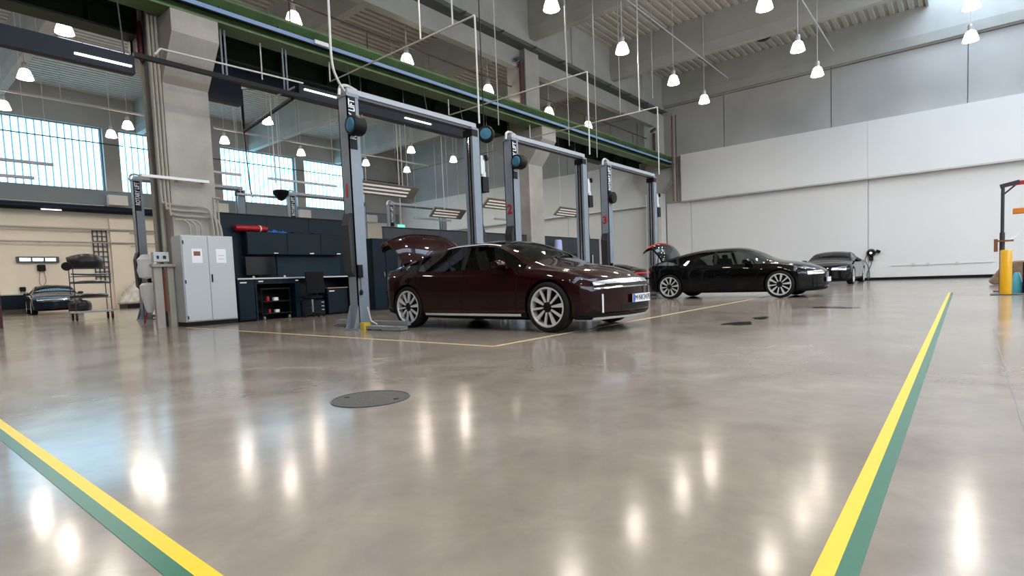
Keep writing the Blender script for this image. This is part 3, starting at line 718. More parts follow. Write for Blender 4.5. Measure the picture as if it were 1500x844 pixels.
        ad(nose_band(0.635, 0.655, -0.30, 0.30, 0.008, 14), 'light_bar', M_black)
    ad(nose_band(0.30, 0.40, -0.42, 0.42, 0.004, 16, 0.4), 'air_intake', M_black)
    ad(nose_band(0.205, 0.232, -0.745, 0.745, 0.022, 30), 'splitter_trim', trim, 'bright metal lip along the bottom of the bumper' if bar == 'silver' else None)
    for s in (-1, 1):
        ad(nose_band(0.29, 0.54, s*0.655, s*0.673, 0.012, 4), 'corner_blade', trim)
    # tail
    def tail_band(z0, z1, y0, y1, off, n=24):
        ys = np.linspace(y0, y1, n)
        return strip([(-3.2, y, z0) for y in ys], [(-3.2, y, z1) for y in ys], (1, 0, 0), off)
    if not lid: ad(tail_band(0.80, 0.85, -0.72, 0.72, 0.014), 'tail_light', M_tail)
    else:
        for s in (-1, 1): ad(tail_band(0.78, 0.84, s*0.50, s*0.76, 0.014, 8), 'tail_light', M_tail)
    ad(tail_band(0.46, 0.58, -0.5, 0.5, 0.006), 'rear_diffuser', M_black)
    if plate:
        px = on_body((3.2, 0, 0.44), (-1, 0, 0), 0.0)
        x = px.x + 0.015 if px else 2.42
        p = MB().box(x, x + 0.014, -0.26, 0.26, 0.385, 0.50).build('number_plate', M_plate, car, world=False)
        p['label'] = 'white number plate with a blue band'
        MB().box(x + 0.0142, x + 0.0165, -0.26, -0.215, 0.385, 0.50).build('country_band', M_plateb, p, world=False)
        text(plate, 0.105, 'plate_text', M_black, p, (x + 0.0165, 0.022, 0.443), basis((0, 1, 0), (0, 0, 1)), 0.001, world=False)
    # raised boot lid hinged below the rear window
    if lid:
        rows = []
        prof = [(0.0, 0.0, 0.66), (0.12, 0.012, 0.70), (0.26, 0.006, 0.735), (0.40, -0.02, 0.755), (0.50, -0.055, 0.765), (0.555, -0.11, 0.77), (0.575, -0.20, 0.765), (0.565, -0.30, 0.74), (0.555, -0.36, 0.70)]
        for d, z, w in prof:
            row = []
            for k in range(15):
                u = -1 + 2 * k / 14; row.append((-d - 0.0 + 0.10 * abs(u) ** 2.6 * (d / 0.57), u * w, z - 0.10 * abs(u) ** 3.2))
            rows.append(row)
        top = MB().grid(rows); inner = [[(p[0] + 0.025, p[1] * 0.96, p[2] - 0.055) for p in r] for r in rows]
        n = len(top.v); top.grid(inner)
        R_, Cn = len(rows), 15
        for i in range(R_ - 1):
            for j in (0, Cn - 1): a = i*Cn + j; top.f.append((a, a + Cn, n + a + Cn, n + a))
        for j in range(Cn - 1):
            for i in (0, R_ - 1): a = i*Cn + j; top.f.append((a, a + 1, n + a + 1, n + a))
        T = Matrix.Translation((-1.66, 0, 1.17)) @ Matrix.Rotation(1.12, 4, 'Y') @ Matrix.Scale(1.12, 4)
        lo = ad(top.xf(T), 'boot_lid', paint, 'boot lid raised wide open')
        MB().grid([[(p[0] + 0.03, p[1] * 0.90, p[2] - 0.062) for p in r] for r in rows]).xf(T).build('lid_lining', M_seat, lo, smooth=True, world=False)
        band = []
        for d, z, w in prof[5:8]:
            band.append([(-d - 0.012 + 0.10 * abs(u) ** 2.6 * (d/0.57), u * w * 1.006, z - 0.10*abs(u)**3.2 + 0.003) for u in np.linspace(-1, 1, 21)])
        MB().grid(band).xf(T).build('tail_light_bar', M_tail if lidlit else M_light, lo, smooth=True, world=False)
        for s in (-1, 1):
            ad(MB().tube([(-1.98, s*0.64, 0.98), (-1.90, s*0.64, 1.45)], 0.012), 'gas_strut', M_black)
        ad(MB().box(-2.42, -2.04, -0.66, 0.66, 0.60, 0.64), 'boot_floor', M_seat, smooth=False)
        ad(tail_band(0.86, 0.885, -0.62, 0.62, 0.01), 'sill_plate', M_alu)
    return car
M_darkroof = mat('dark_glass_roof', (0.01, 0.01, 0.01), 0.06, coat=1.0)
M_seat = mat('black_upholstery', (0.010, 0.010, 0.011), 0.85, spec=0.15)
M_bar = mat('brushed_silver_bar', (0.66, 0.66, 0.68), 0.22, metal=0.85)
P_maroon = mat('deep_maroon_car_paint', (0.014, 0.0003, 0.0007), 0.3, spec=0.05, coat=1.0)
P_black = mat('black_car_paint', (0.0012, 0.0014, 0.002), 0.3, spec=0.05, coat=1.0)
P_blue = mat('dark_blue_car_paint', (0.005, 0.011, 0.026), 0.3, spec=0.15, coat=1.0)
P_dark = mat('dark_red_car_paint', (0.05, 0.004, 0.007), 0.3, spec=0.15, coat=1.0)
make_car('parked_sedan', 'deep maroon sedan with its boot lid raised at the first lift', (-5.96, 7.17, 0), 0, P_maroon, M_trim, P_maroon, group='sedans parked in the workshop', lid=True, plate='M·NK347E')
make_car('parked_sedan', 'black sedan with its boot lid raised at the third lift', (-5.14, 16.25, 0), 0, P_black, M_black, M_black, group='sedans parked in the workshop', lid=True, bar='black', plate=' ', lidlit=True)
make_car('parked_sedan', 'black sedan parked nose-out by the wall charger', (-4.45, 27.9, 0), -PI/2, P_black, M_black, M_black, group='sedans parked in the workshop', bar='black')
make_car('parked_sedan', 'dark blue sedan parked by the left wall behind the trolley', (-35.0, 6.75, 0), -0.11, P_blue, M_black, M_black, group='sedans parked in the workshop', bar='silver')
make_car('parked_sedan', 'dark red sedan half hidden between the maroon and black sedans', (-16.2, 28.6, 0), PI, P_dark, M_black, P_dark, group='sedans parked in the workshop', bar='black')

# ------------------------------------------------------------------ two-post lifts
def lift(y0, y1, x, number, label, group, h=4.0, text_on=True, reel='post', pump=True):
    t = thing('two_post_lift', label, 'car lift', (x, (y0+y1)/2, 0), group)
    P = 0.26                                               # post depth
    # left post: closed side faces the camera, channel faces the car
    lp = part(MB().box(x-P, x, y0, y0+0.02, 0.02, h).box(x-P, x-P+0.02, y0, y0+0.20, 0.02, h).box(x-0.02, x, y0, y0+0.20, 0.02, h).box(x-P, x-P+0.06, y0+0.20, y0+0.23, 0.02, h).box(x-0.06, x, y0+0.20, y0+0.23, 0.02, h), 'post', M_lift, t)
    rp = part(MB().box(x-P, x, y1-0.02, y1, 0.02, h).box(x-P, x-P+0.02, y1-0.20, y1, 0.02, h).box(x-0.02, x, y1-0.20, y1, 0.02, h).box(x-P, x-P+0.06, y1-0.23, y1-0.20, 0.02, h).box(x-0.06, x, y1-0.23, y1-0.20, 0.02, h), 'post', M_lift, t)
    part(MB().box(x-P+0.03, x-0.03, y1-0.16, y1-0.13, 0.1, h-0.1), 'channel_liner', M_liftd, rp)
    part(MB().box(x-0.15, x-0.11, y1-0.22, y1-0.18, 0.1, h-0.2), 'lifting_screw', M_chrome, rp)
    part(MB().box(x-P-0.005, x+0.005, y1-0.24, y1-0.06, h-0.18, h-0.04), 'post_cap', M_black, rp)
    part(MB().box(x-P-0.01, x+0.01, y0-0.01, y0+0.24, h-0.04, h+0.02), 'post_cap', M_lift, lp)
    for a, b, s in ((y0, y0+0.23, -1), (y1-0.23, y1, 1)):
        yo = a if s < 0 else b
        m = MB().box(x-P-0.10, x+0.10, a-0.10, b+0.10, 0, 0.025)
        m.prism([(yo, 0.025), (yo + s*0.11, 0.025), (yo, 0.42)], 'x', x-P, x-P+0.02).prism([(yo, 0.025), (yo + s*0.11, 0.025), (yo, 0.42)], 'x', x-0.02, x)
        part(m, 'base_plate', M_lift, t)
    # top cross beam with its cable guide hoop
    cbm = part(MB().box(x-0.22, x-0.04, y0+0.05, y1-0.05, h+0.02, h+0.11), 'cross_beam', M_beamlift, t)
    part(B(x-0.20, x-0.06, y0+0.2, y1-0.2, h-0.03, h+0.02), 'cable_tray', M_liftd, cbm)
    part(MB().tube(cr([(x-0.13, y0-0.05, h-0.02), (x-0.13, y0-0.02, h+0.12), (x-0.13, y0+0.1, h+0.17), (x-0.13, y0+0.3, h+0.13)]), 0.03, 8), 'cable_hoop', M_pale, cbm)
    # carriages with black pads and folded arms
    for yo, s in ((y0+0.05, 1), (y1-0.05, -1)):
        cg = part(B(x-0.21, x-0.05, yo, yo + s*0.20, 0.12, 0.95), 'carriage', M_liftd, t)
        for dx in (-1, 1):
            xa = x-0.13 + dx*0.08; L = 0.98 if s > 0 else 0.85
            m = MB().rbox((xa + dx*L*0.40, yo + s*0.25, 0.10), (L, 0.10, 0.08), rz=s*dx*0.10).rbox((xa + dx*(L*0.78), yo + s*0.27, 0.10), (0.38, 0.075, 0.055), rz=s*dx*0.10)
            ar = part(m, 'swing_arm', M_alu2, cg)
    for yo, s in ((y0, -1), (y1, 1)):
        part(MB().prism([(yo, 0.92), (yo + s*0.07, 1.0), (yo + s*0.09, 1.8), (yo + s*0.03, 2.0), (yo, 2.0)], 'x', x-P+0.02, x-0.03), 'door_guard', M_liftblk, t)
    m = MB().box(x-0.001, x+0.045, y0+0.01, y0+0.10, 0.90, 1.12)
    cbx = part(m, 'control_box', M_black, t)
    part(MB().tube([(x+0.03, y0+0.05, 0.9), (x+0.035, y0+0.05, 0.68)], 0.006).lathe([(0.012, 0.60), (0.03, 0.62), (0.03, 0.67), (0.01, 0.70)], (x+0.035, y0+0.05, 0), 'z', 8), 'pendant_switch', M_black, cbx)
    # number on the outer face of the left post
    if number: text(number, 0.30, 'number', M_red, lp, (x-0.135, y0-0.004, 2.38), basis((1, 0, 0), (0, 0, 1)), 0.002, bold=0.012)
    if text_on:
        st = part(B(x+0.001, x+0.004, y0+0.015, y0+0.165, h-0.92, h-0.03), 'name_sticker', M_black, lp)
        text('ROTARY LIFT', 0.17, 'sticker_text', M_paper, lp, (x+0.005, y0+0.092, h-0.42), basis((0, 0, 1), (0, -1, 0)), 0.001, bold=0.004, squeeze=0.66)
    if pump:
        p = part(B(x-0.20, x+0.02, y1+0.02, y1+0.22, 2.68, 3.00), 'oil_tank', M_black, t)
        part(MB().lathe([(0.001, 3.00), (0.085, 3.0), (0.085, 3.10), (0.07, 3.12), (0.07, 3.34), (0.05, 3.38), (0.001, 3.38)], (x-0.08, y1+0.12, 0), 'z', 14), 'pump_motor', M_motor, p, smooth=True)
        part(MB().rbox((x+0.0, y1+0.19, 3.42), (0.06, 0.05, 0.12), rx=0.4), 'switch_box', M_black, p)
        part(MB().box(x-0.12, x+0.0, y1, y1+0.08, 3.05, 3.45), 'motor_bracket', M_motor, p)
    if reel == 'post':
        r = part(MB().lathe([(0.001, -0.08), (0.15, -0.08), (0.165, -0.05), (0.165, 0.12), (0.15, 0.15), (0.001, 0.15)], (x+0.17, y0, 3.43), 'y', 22), 'hose_reel', M_black, t, smooth=True)
        r['label'] = 'black hose reel with a blue side cover'
        part(MB().lathe([(0.001, -0.105), (0.09, -0.10), (0.12, -0.08), (0.001, -0.08)], (x+0.17, y0, 3.43), 'y', 22), 'reel_cover', M_reel, r)
    elif reel == 'side':
        r = part(MB().lathe([(0.001, 0.01), (0.16, 0.01), (0.175, 0.03), (0.16, 0.12), (0.001, 0.13)], (x, y0+0.14, 3.03), 'x', 22), 'hose_reel', M_black, t, smooth=True)
    return t
M_beamlift = mat('light_lift_beam', (0.36, 0.39, 0.42), 0.4)
M_alu2 = mat('worn_steel_arm', (0.30, 0.32, 0.33), 0.4, metal=0.4)
M_motor = mat('white_motor_paint', (0.62, 0.63, 0.64), 0.4)
G1 = 'two-post lifts along the near bay'; G2 = 'two-post lifts of the far bay'
lift(5.64, 8.93, -8.04, '1', 'nearest two-post lift, numbered 1, behind the maroon sedan', G1)
lift(10.02, 13.30, -8.04, '2', 'middle two-post lift, numbered 2, in front of the second column', G1)
lift(14.42, 17.75, -8.04, '3', 'farthest two-post lift, numbered 3, behind the black sedan', G1, reel='side')
lift(5.72, 9.0, -18.9, '', 'far-bay lift with its post seen left of the near column', G2, h=4.15, reel=None, pump=False)
lift(10.62, 13.9, -18.9, '', 'far-bay lift whose post top shows above the navy tool wall', G2, h=4.15, reel=None, pump=False)
lift(15.12, 18.4, -18.9, '', 'far-bay lift whose post top shows right of the first lift post', G2, h=4.15, reel=None, pump=False)
r = thing('hose_reel', 'round hose reel with blue face hanging between the first and second lifts', 'hose reel', (-8.7, 9.55, 4.1))
d = Matrix.Translation((-8.5, 9.68, 4.10)) @ Matrix.Rotation(0.55, 4, 'Z')
part(MB().lathe([(0.001, 0.0), (0.17, 0.0), (0.19, 0.03), (0.19, 0.12), (0.17, 0.15), (0.001, 0.15)], (0, -0.1, 0), 'y', 24).xf(d), 'reel_drum', M_black, r, smooth=True)
part(MB().lathe([(0.001, -0.03), (0.125, -0.02), (0.13, 0.0), (0.001, 0.0)], (0, -0.1, 0), 'y', 24).xf(d), 'reel_face', M_reel, r)
part(MB().box(-8.62, -8.54, 9.72, 9.82, 3.95, 4.25).tube([(-8.67, 9.80, 4.1), (-8.67, 9.80, 12.2)], 0.012), 'reel_hanger', M_black, r)
# compressed-air and power drops
def drop(name, label, parts, group=None, cat='pipe', r=0.02, m=None):
    t = thing(name, label, cat, parts[0][1][0], group)
    for nm, pts in parts: part(MB().tube(pts, r), nm, m or M_pipe, t)
    return t
GD = 'air drops feeding the lifts'; M_rod = mat('grey_rod', (0.30, 0.30, 0.28), 0.5)
for y, lb, xe in ((8.94, 'pale pipe drop feeding the first lift, bent at the top', -11.2), (13.45, 'pale pipe drop feeding the second lift, bent at the top', -13.3), (17.95, 'pale pipe drop feeding the third lift, bent at the top', -13.3)):
    t = drop('air_drop', lb, [('down_pipe', [(-8.04, y, 4.12), (-8.04, y, 6.36)]), ('top_pipe', [(-8.04, y, 6.36), (xe, y, 6.36)]),
        ('beam_clip', [(xe, y, 6.36), (-13.45, y, 6.36), (-13.45, y, 6.89)])] + [('hanger_rod', [(q, y, 6.38), (q, y, 12.2)]) for q in ((-8.7, -9.75) if y < 10 else (-8.7,))], GD)
for x, y, z0, z1, lb in ((-8.04, 9.58, 4.2, 12.2, 'thin grey rod beside the first air drop'), (-8.04, 13.85, 4.1, 12.2, 'thin dark rod beside the second air drop'), (-8.04, 12.43, 4.2, 12.2, 'thin pale rod above the second lift'),
                         (-8.04, 17.6, 6.57, 12.2, 'white rod with a round foot above the third lift'), (-8.04, 15.3, 5.6, 12.2, 'thin rod hanging left of the third air drop')):
    drop('hanging_rod', lb, [('rod', [(x, y, z0), (x, y, z1)])], 'thin rods hanging above the lifts', 'rod', 0.011, M_rod)
tag(MB().tube(cr([(-8.04, 5.42, 12.18), (-8.04, 5.42, 8.0), (-8.04, 5.40, 5.4), (-8.06, 5.41, 4.5), (-8.1, 5.52, 4.22), (-8.14, 5.68, 4.06)]), 0.02).build('supply_cable', M_pipe, smooth=True), 'pale supply cable curving down to the top of the first lift post', 'cable')
tag(MB().tube([(-13.1, 4.55, 5.75), (-13.1, 4.66, 5.9), (-13.1, 7.9, 5.98), (-14.6, 7.9, 5.98)], 0.022).build('white_conduit', M_pipe), 'white conduit crossing the front of the near column capital', 'conduit')
for x, y, z0, z1, lb in ((-18.5, 7.25, 5.3, 12.2, 'pale rod left of the near column'), (-15.9, 10.9, 2.9, 6.5, 'white rod hanging behind the navy tool wall'), (-13.6, 7.1, 6.0, 6.9, 'short double rod below the crane beam near the column'),
                         (-15.9, 13.35, 3.9, 6.9, 'pale rod inside the first lift frame, left'), (-15.9, 15.4, 3.6, 6.9, 'pale rod inside the first lift frame, right'), (-15.9, 8.5, 3.9, 6.9, 'thin pale rod right of the near column'), (-16.4, 22.2, 2.9, 6.9, 'dark rod seen between the second lift posts')):
    drop('hanging_rod', lb, [('rod', [(x, y, z0), (x, y, z1)])], 'thin rods hanging in the far bay', 'rod', 0.016)
for y, lb in ((6.10, 'grey twin hanger strut just right of the near column head'), (7.62, 'grey twin hanger strut above the bend of the white conduit')):
    drop('beam_hanger', lb, [('strut', [(-13.5, y, 5.75), (-13.5, y, 6.89)]), ('strut', [(-13.5, y+0.09, 5.75), (-13.5, y+0.09, 6.89)])], 'twin hanger struts under the crane beam', 'strut', 0.022, M_lift)

# reflector lamps over the benches and strip lights in the far bay
def reflector(label, c, L, m=None):
    t = thing('reflector_lamp', label, 'lamp', c, 'unlit reflector lamps over the benches')
    mt = Matrix.Translation(c) @ Matrix.Rotation(-0.75, 4, 'Y')
    hb = MB().box(-0.24, 0.24, -L/2, L/2, 0.0, 0.06).xf(mt); part(hb, 'housing', M_refl, t)
    for k in (-1, 0, 1): part(MB().box(k*0.14-0.028, k*0.14+0.028, -L/2+0.12, L/2-0.35, -0.012, 0.0).xf(mt), 'tube', M_slot, t)
    for s in (-1, 1): part(MB().tube([(c[0], c[1]+s*L*0.35, c[2]+0.05), (c[0], c[1]+s*L*0.35, 7.45)], 0.008, 5), 'suspension', M_pipe, t)
reflector('reflector lamp with three tubes seen through the first lift, left', (-14.5, 11.55, 3.80), 2.4)
reflector('reflector lamp with three tubes between the first and second lifts', (-14.5, 17.2, 3.78), 1.9)
reflector('reflector lamp with three tubes seen through the second lift', (-14.5, 22.2, 3.80), 2.0)
reflector('grey reflector lamp turned away, seen through the first lift, right', (-16.4, 16.1, 3.55), 1.8)
def strip_light(label, x, y0, y1, z, top=12.2):
    t = thing('strip_light', label, 'lamp', (x, (y0+y1)/2, z), 'unlit strip lights')
    part(B(x-0.05, x+0.05, y0, y1, z-0.03, z+0.04), 'tube_housing', M_striph, t)
    for y in (y0+0.1, y1-0.1): part(MB().tube([(x, y, z), (x, y, top)], 0.006, 5), 'suspension', M_pipe, t)
M_striph = mat('unlit_strip_housing', (0.55, 0.54, 0.60), 0.4)
strip_light('upper unlit strip light before the left window', -18.8, 1.6, 3.88, 4.30)
strip_light('lower unlit strip light before the left window', -18.8, 1.6, 3.46, 3.90)
strip_light('unlit strip light right of the near column, left one', -18.8, 7.3, 8.85, 4.62)
strip_light('unlit strip light above the tool wall by the dark dome', -18.8, 8.7, 10.4, 3.98)
strip_light('long unlit strip light above the red bag', -18.8, 9.8, 12.5, 4.62)
strip_light('unlit strip light above the right tool wall', -17.6, 15.3, 17.4, 3.45)
strip_light('unlit strip light left of the second lift post', -16.6, 19.2, 21.2, 3.55)
t = thing('strip_light', 'white strip light bracketed across the near concrete column', 'lamp', (-13.75, 5, 3.34), 'unlit strip lights')
part(B(-13.83, -13.75, 4.33, 5.72, 3.31, 3.37), 'tube_housing', M_paper, t)
for y in (5.05, 5.6): part(B(-13.96, -13.83, y, y+0.06, 3.32, 3.36), 'wall_bracket', M_pale, t)
t = thing('dome_speaker', 'dark dome-shaped fixture hanging above the tool wall', 'speaker', (-18.3, 9.95, 4.0))
part(MB().lathe([(0.001, -0.26), (0.10, -0.22), (0.24, -0.05), (0.27, 0.06), (0.25, 0.10), (0.001, 0.12)], (-18.3, 9.95, 4.05), 'z', 18), 'dome', M_black, t, smooth=True)
part(MB().tube([(-18.3, 9.95, 4.1), (-18.3, 9.95, 12.2)], 0.01, 5), 'suspension', M_pipe, t)
t = thing('exit_sign', 'small green hanging sign seen through the first lift', 'sign', (-18.0, 15.0, 3.0))
part(B(-18.03, -17.97, 14.75, 15.1, 2.92, 3.2), 'sign_box', M_exit, t)
part(MB().tube([(-18.0, 14.93, 3.2), (-18.0, 14.93, 12.2)], 0.02), 'hanger', M_pipe, t)

# ------------------------------------------------------------------ electrical cabinet and column pipework
t = thing('electrical_cabinet', 'tall light grey two-door electrical cabinet in front of the near column', 'cabinet', (-13.6, 5.41, 0))
part(B(-13.90, -13.38, 4.88, 5.99, 0.0, 0.10), 'plinth', M_black, t)
part(B(-13.92, -13.37, 4.86, 5.98, 0.10, 2.04), 'body', M_cab, t)
for a, b, y in ((4.875, 5.405, 0), (5.415, 5.965, 1)):
    dr = part(B(-13.37, -13.345, a, b, 0.12, 2.02), 'door', M_cab, t, bevel=0.004)
    if y == 0:
        part(B(-13.345, -13.343, 5.06, 5.28, 1.42, 1.74), 'notice', M_paper, dr); part(B(-13.343, -13.3425, 5.10, 5.24, 1.58, 1.68), 'notice_picture', M_copper, dr)
        for z in (0.2, 1.0, 1.88): part(B(-13.345, -13.33, 4.885, 4.905, z-0.04, z+0.04), 'hinge', M_black, dr)
    else:
        part(B(-13.345, -13.343, 5.58, 5.80, 1.42, 1.74), 'notice', M_paper, dr)
        part(B(-13.343, -13.3425, 5.62, 5.76, 1.5, 1.515), 'notice_line', M_cab, dr); part(B(-13.343, -13.3425, 5.62, 5.76, 1.58, 1.595), 'notice_line', M_cab, dr)
        part(B(-13.345, -13.325, 5.445, 5.475, 0.98, 1.16), 'handle', M_black, dr, bevel=0.005)
t = thing('conduit_run', 'bundle of grey conduits running down the column and into the cabinet', 'conduit', (-13.9, 4.8, 2.2))
for k in range(3):
    y = 4.72 + 0.075*k; z = 2.52 + 0.12*(2-k) - 0.0
    part(MB().tube(cr([(-13.86, y, 6.86), (-13.86, y, 5.0), (-13.86, y, z+0.25), (-13.86, y+0.05, z+0.04), (-13.86, y+0.25, z), (-13.86, 5.35, z), (-13.82, 5.62+0.08*k, z-0.03), (-13.75, 5.70+0.09*k, z-0.18), (-13.7, 5.72+0.09*k, 2.03)], 5), 0.028), 'conduit', M_beige, t, smooth=True)
for y in (5.2, 5.32, 5.44): part(MB().tube(cr([(-13.82, y-0.25, 2.42), (-13.78, y-0.1, 2.42), (-13.7, y, 2.3), (-13.7, y, 2.03)], 4), 0.022), 'conduit', M_beige, t, smooth=True)
part(MB().tube([(-13.93, 6.02, 3.0), (-13.93, 5.86, 3.0), (-13.93, 5.86, 2.03)], 0.025), 'conduit', M_beige, t)
part(MB().tube([(-13.93, 5.95, 2.95), (-13.93, 5.95, 2.03)], 0.025), 'conduit', M_beige, t)
t = thing('pipe_stack', 'vertical grey pipes on the left face of the near column', 'pipe', (-14.2, 4.8, 0))
for x, r_, m in ((-14.75, 0.05, M_beige), (-14.5, 0.035, M_liftd), (-14.3, 0.05, M_beige)): part(MB().tube([(x, 4.86, 0), (x, 4.86, 7.34)], r_, 8), 'pipe', m, t)
t = thing('red_roll', 'dark red cloth roll strapped high on the left side of the near column', 'cloth', (-14.95, 4.75, 6.3))
part(MB().lathe([(0.02, -0.35), (0.07, -0.28), (0.09, 0), (0.06, 0.4), (0.02, 0.6)], (-14.62, 4.80, 6.4), 'z', 12), 'roll', M_darkred, t, smooth=True)
t = thing('column_guard', 'beige steel channel posts with a copper pipe beside the cabinet', 'post', (-13.9, 4.6, 0))
for a, b in ((4.44, 4.60), (4.71, 4.83)): part(B(-13.95, -13.82, a, b, 0, 1.42), 'channel_post', M_beige, t)
part(MB().tube([(-13.9, 4.655, 0.35), (-13.9, 4.655, 1.3)], 0.04), 'copper_pipe', M_copper, t)
jb = part(B(-13.86, -13.70, 4.42, 4.72, 1.47, 1.68), 'junction_box', M_cab, t)
part(B(-13.70, -13.69, 4.48, 4.52, 1.53, 1.60), 'socket', M_screen, jb); part(B(-13.70, -13.69, 4.60, 4.66, 1.53, 1.60), 'socket', M_screen, jb)
part(B(-13.95, -13.75, 4.40, 4.86, 1.36, 1.42), 'cross_rail', M_beige, t)

# ------------------------------------------------------------------ workshop bench of the first lift
t = thing('tool_wall', 'dark navy panel wall behind the first workbench', 'panel', (-14.1, 7.8, 0))
for a, b in ((5.98, 7.2), (7.21, 8.4), (8.41, 9.62)): part(B(-14.16, -14.08, a, b, 0.0, 2.66), 'wall_panel', M_navy2, t)
part(B(-14.18, -14.06, 5.98, 9.62, 2.66, 2.69), 'top_rail', M_black, t)
wc = thing('wall_cabinet', 'row of navy wall cupboards above the first workbench', 'cabinet', (-13.9, 7.9, 1.65))
part(B(-14.08, -13.80, 6.52, 9.24, 1.65, 2.22), 'carcass', M_navy2, wc)
for a, b in ((6.53, 7.57), (7.58, 8.55), (8.56, 9.23)):
    dr = part(B(-13.80, -13.78, a, b, 1.66, 2.21), 'door', M_navy2, wc, bevel=0.004)
    yc = (a+b)/2 + 0.2; part(B(-13.78, -13.765, yc-0.06, yc+0.06, 1.675, 1.70), 'handle', M_chrome, dr)
part(B(-14.08, -14.05, 7.4, 9.3, 1.08, 1.64), 'splashback', M_navy3, wc)
t = thing('worktop', 'long thin steel-edged worktop of the first workbench', 'worktop', (-13.7, 7.65, 1.02))
part(B(-14.08, -13.36, 6.03, 9.30, 1.02, 1.05), 'top', M_black, t); part(B(-13.36, -13.345, 6.03, 9.30, 1.02, 1.052), 'steel_edge', M_pale, t)
def bench_cab(label, y0, y1, m=None, z1=1.02, drawers=0, x0=-14.05, x1=-13.40, wood=False):
    t = thing('base_cabinet', label, 'cabinet', ((x0+x1)/2, (y0+y1)/2, 0), 'cabinets under the first workbench')
    part(B(x0, x1, y0, y1, 0.03, z1-0.003), 'body', M_navy2, t)
    if drawers:
        h = (z1-0.12)/drawers
        for k in range(drawers):
            dd = part(B(x1, x1+0.02, y0+0.01, y1-0.01, 0.08+k*h, 0.08+(k+1)*h-0.015), 'drawer', M_navy2, t, bevel=0.003)
            part(B(x1+0.02, x1+0.035, y1-0.12, y1-0.04, 0.08+(k+0.7)*h, 0.08+(k+0.7)*h+0.02), 'handle', M_chrome, dd)
    else:
        dd = part(B(x1, x1+0.02, y0+0.01, y1-0.01, 0.06, z1-0.12), 'door', M_navy2, t, bevel=0.003)
        part(B(x1, x1+0.004, y0+0.06, y0+0.22, z1-0.09, z1-0.06), 'badge', M_paper, t)
    if wood: part(B(x0, x1+0.04, y0, y1, z1, z1+0.022), 'wood_top', M_wood, t)
    return t
bench_cab('navy end cabinet of the workbench next to the grey electrical cabinet', 6.04, 6.44)
t = thing('base_cabinet', 'open navy bench bay holding a cart, left of the black chair', 'cabinet', (-13.7, 6.95, 0), 'cabinets under the first workbench')
part(B(-14.05, -13.40, 6.46, 6.50, 0.0, 1.017), 'side_panel', M_navy2, t); part(B(-14.05, -13.40, 7.50, 7.62, 0.0, 1.017), 'side_panel', M_navy2, t)
part(B(-13.42, -13.40, 6.50, 7.50, 0.90, 1.017), 'apron', M_navy2, t); part(B(-13.40, -13.396, 6.55, 6.67, 0.95, 0.98), 'badge', M_paper, t)
part(B(-13.40, -13.396, 7.52, 7.60, 0.95, 0.98), 'badge', M_paper, t); part(B(-14.05, -14.03, 6.50, 7.50, 0.0, 1.017), 'back_panel', M_black, t)
t = thing('tool_cart', 'black wheeled tool cart inside the open bench bay', 'cart', (-13.7, 7.0, 0))
for z in (0.14, 0.44, 0.76): part(B(-13.95, -13.46, 6.62, 7.40, z, z+0.03), 'shelf', M_black, t)
for x in (-13.93, -13.48):
    for y in (6.64, 7.38): part(MB().cyl((x, y, 0.09), (x, y, 0.80), 0.015, 6), 'upright', M_black, t)
for y in (6.68, 7.34): part(MB().cyl((-13.48, y-0.015, 0.045), (-13.48, y+0.015, 0.045), 0.045, 12), 'caster', M_caster, t)
for y, z, m, sz, lb, nm in ((6.83, 0.47, M_red, 0.05, 'small red can on the middle cart shelf', 'can'), (7.02, 0.47, M_paper, 0.055, 'white box on the middle cart shelf', 'carton'), (6.86, 0.17, M_red, 0.04, 'small red can on the bottom cart shelf', 'can'), (7.04, 0.17, M_paper, 0.05, 'white box on the bottom cart shelf', 'carton')):
    if nm == 'can': o = MB().lathe([(0.001, 0), (sz*0.8, 0), (sz*0.8, sz*2), (sz*0.6, sz*2.2), (0.001, sz*2.2)], (-13.55, y, z), 'z', 12).build(nm, m)
    else: o = B(-13.58, -13.48, y-sz, y+sz, z, z+sz*1.5).build(nm, m, bevel=0.004)
    tag(o, lb, 'can' if nm == 'can' else 'box')
bench_cab('low navy drawer unit behind the chair legs', 7.66, 8.34, z1=0.42, drawers=3, x1=-13.42)
bench_cab('navy cabinet with a wooden top under the right end of the workbench', 8.52, 9.16, z1=0.72, x1=-13.55, wood=True)
t = thing('bench_leg', 'square navy end leg of the first workbench', 'leg', (-13.6, 9.25, 0))
part(B(-14.05, -13.40, 9.20, 9.29, 0, 1.017), 'leg_panel', M_navy2, t)
t = thing('office_chair', 'black office chair pushed to the first workbench', 'chair', (-13.05, 7.75, 0))
part(MB().lathe([(0.001, 0), (0.22, 0), (0.27, 0.03), (0.27, 0.08), (0.22, 0.10), (0.001, 0.10)], (-13.05, 7.75, 0.46), 'z', 18), 'seat', M_seat, t, smooth=True)
bk = []
for z in np.linspace(0.62, 1.16, 6):
    bk.append([(-12.82 - 0.05*abs(u)**2 - 0.06*(z-0.62), 7.75 + u*(0.25 - 0.04*(z-0.9)**2), z) for u in np.linspace(-1, 1, 9)])
m = MB().grid(bk); n = len(m.v); m.grid([[(p[0]+0.045, p[1], p[2]) for p in r_] for r_ in bk])
for i_ in range(5):
    for j_ in (0, 8): a = i_*9+j_; m.f.append((a, a+9, n+a+9, n+a))
for j_ in range(8):
    for i_ in (0, 5): a = i_*9+j_; m.f.append((a, a+1, n+a+1, n+a))
part(m, 'backrest', M_seat, t, smooth=True)
part(MB().tube([(-13.0, 7.75, 0.48), (-12.80, 7.75, 0.52), (-12.79, 7.75, 0.75)], 0.02), 'back_post', M_black, t)
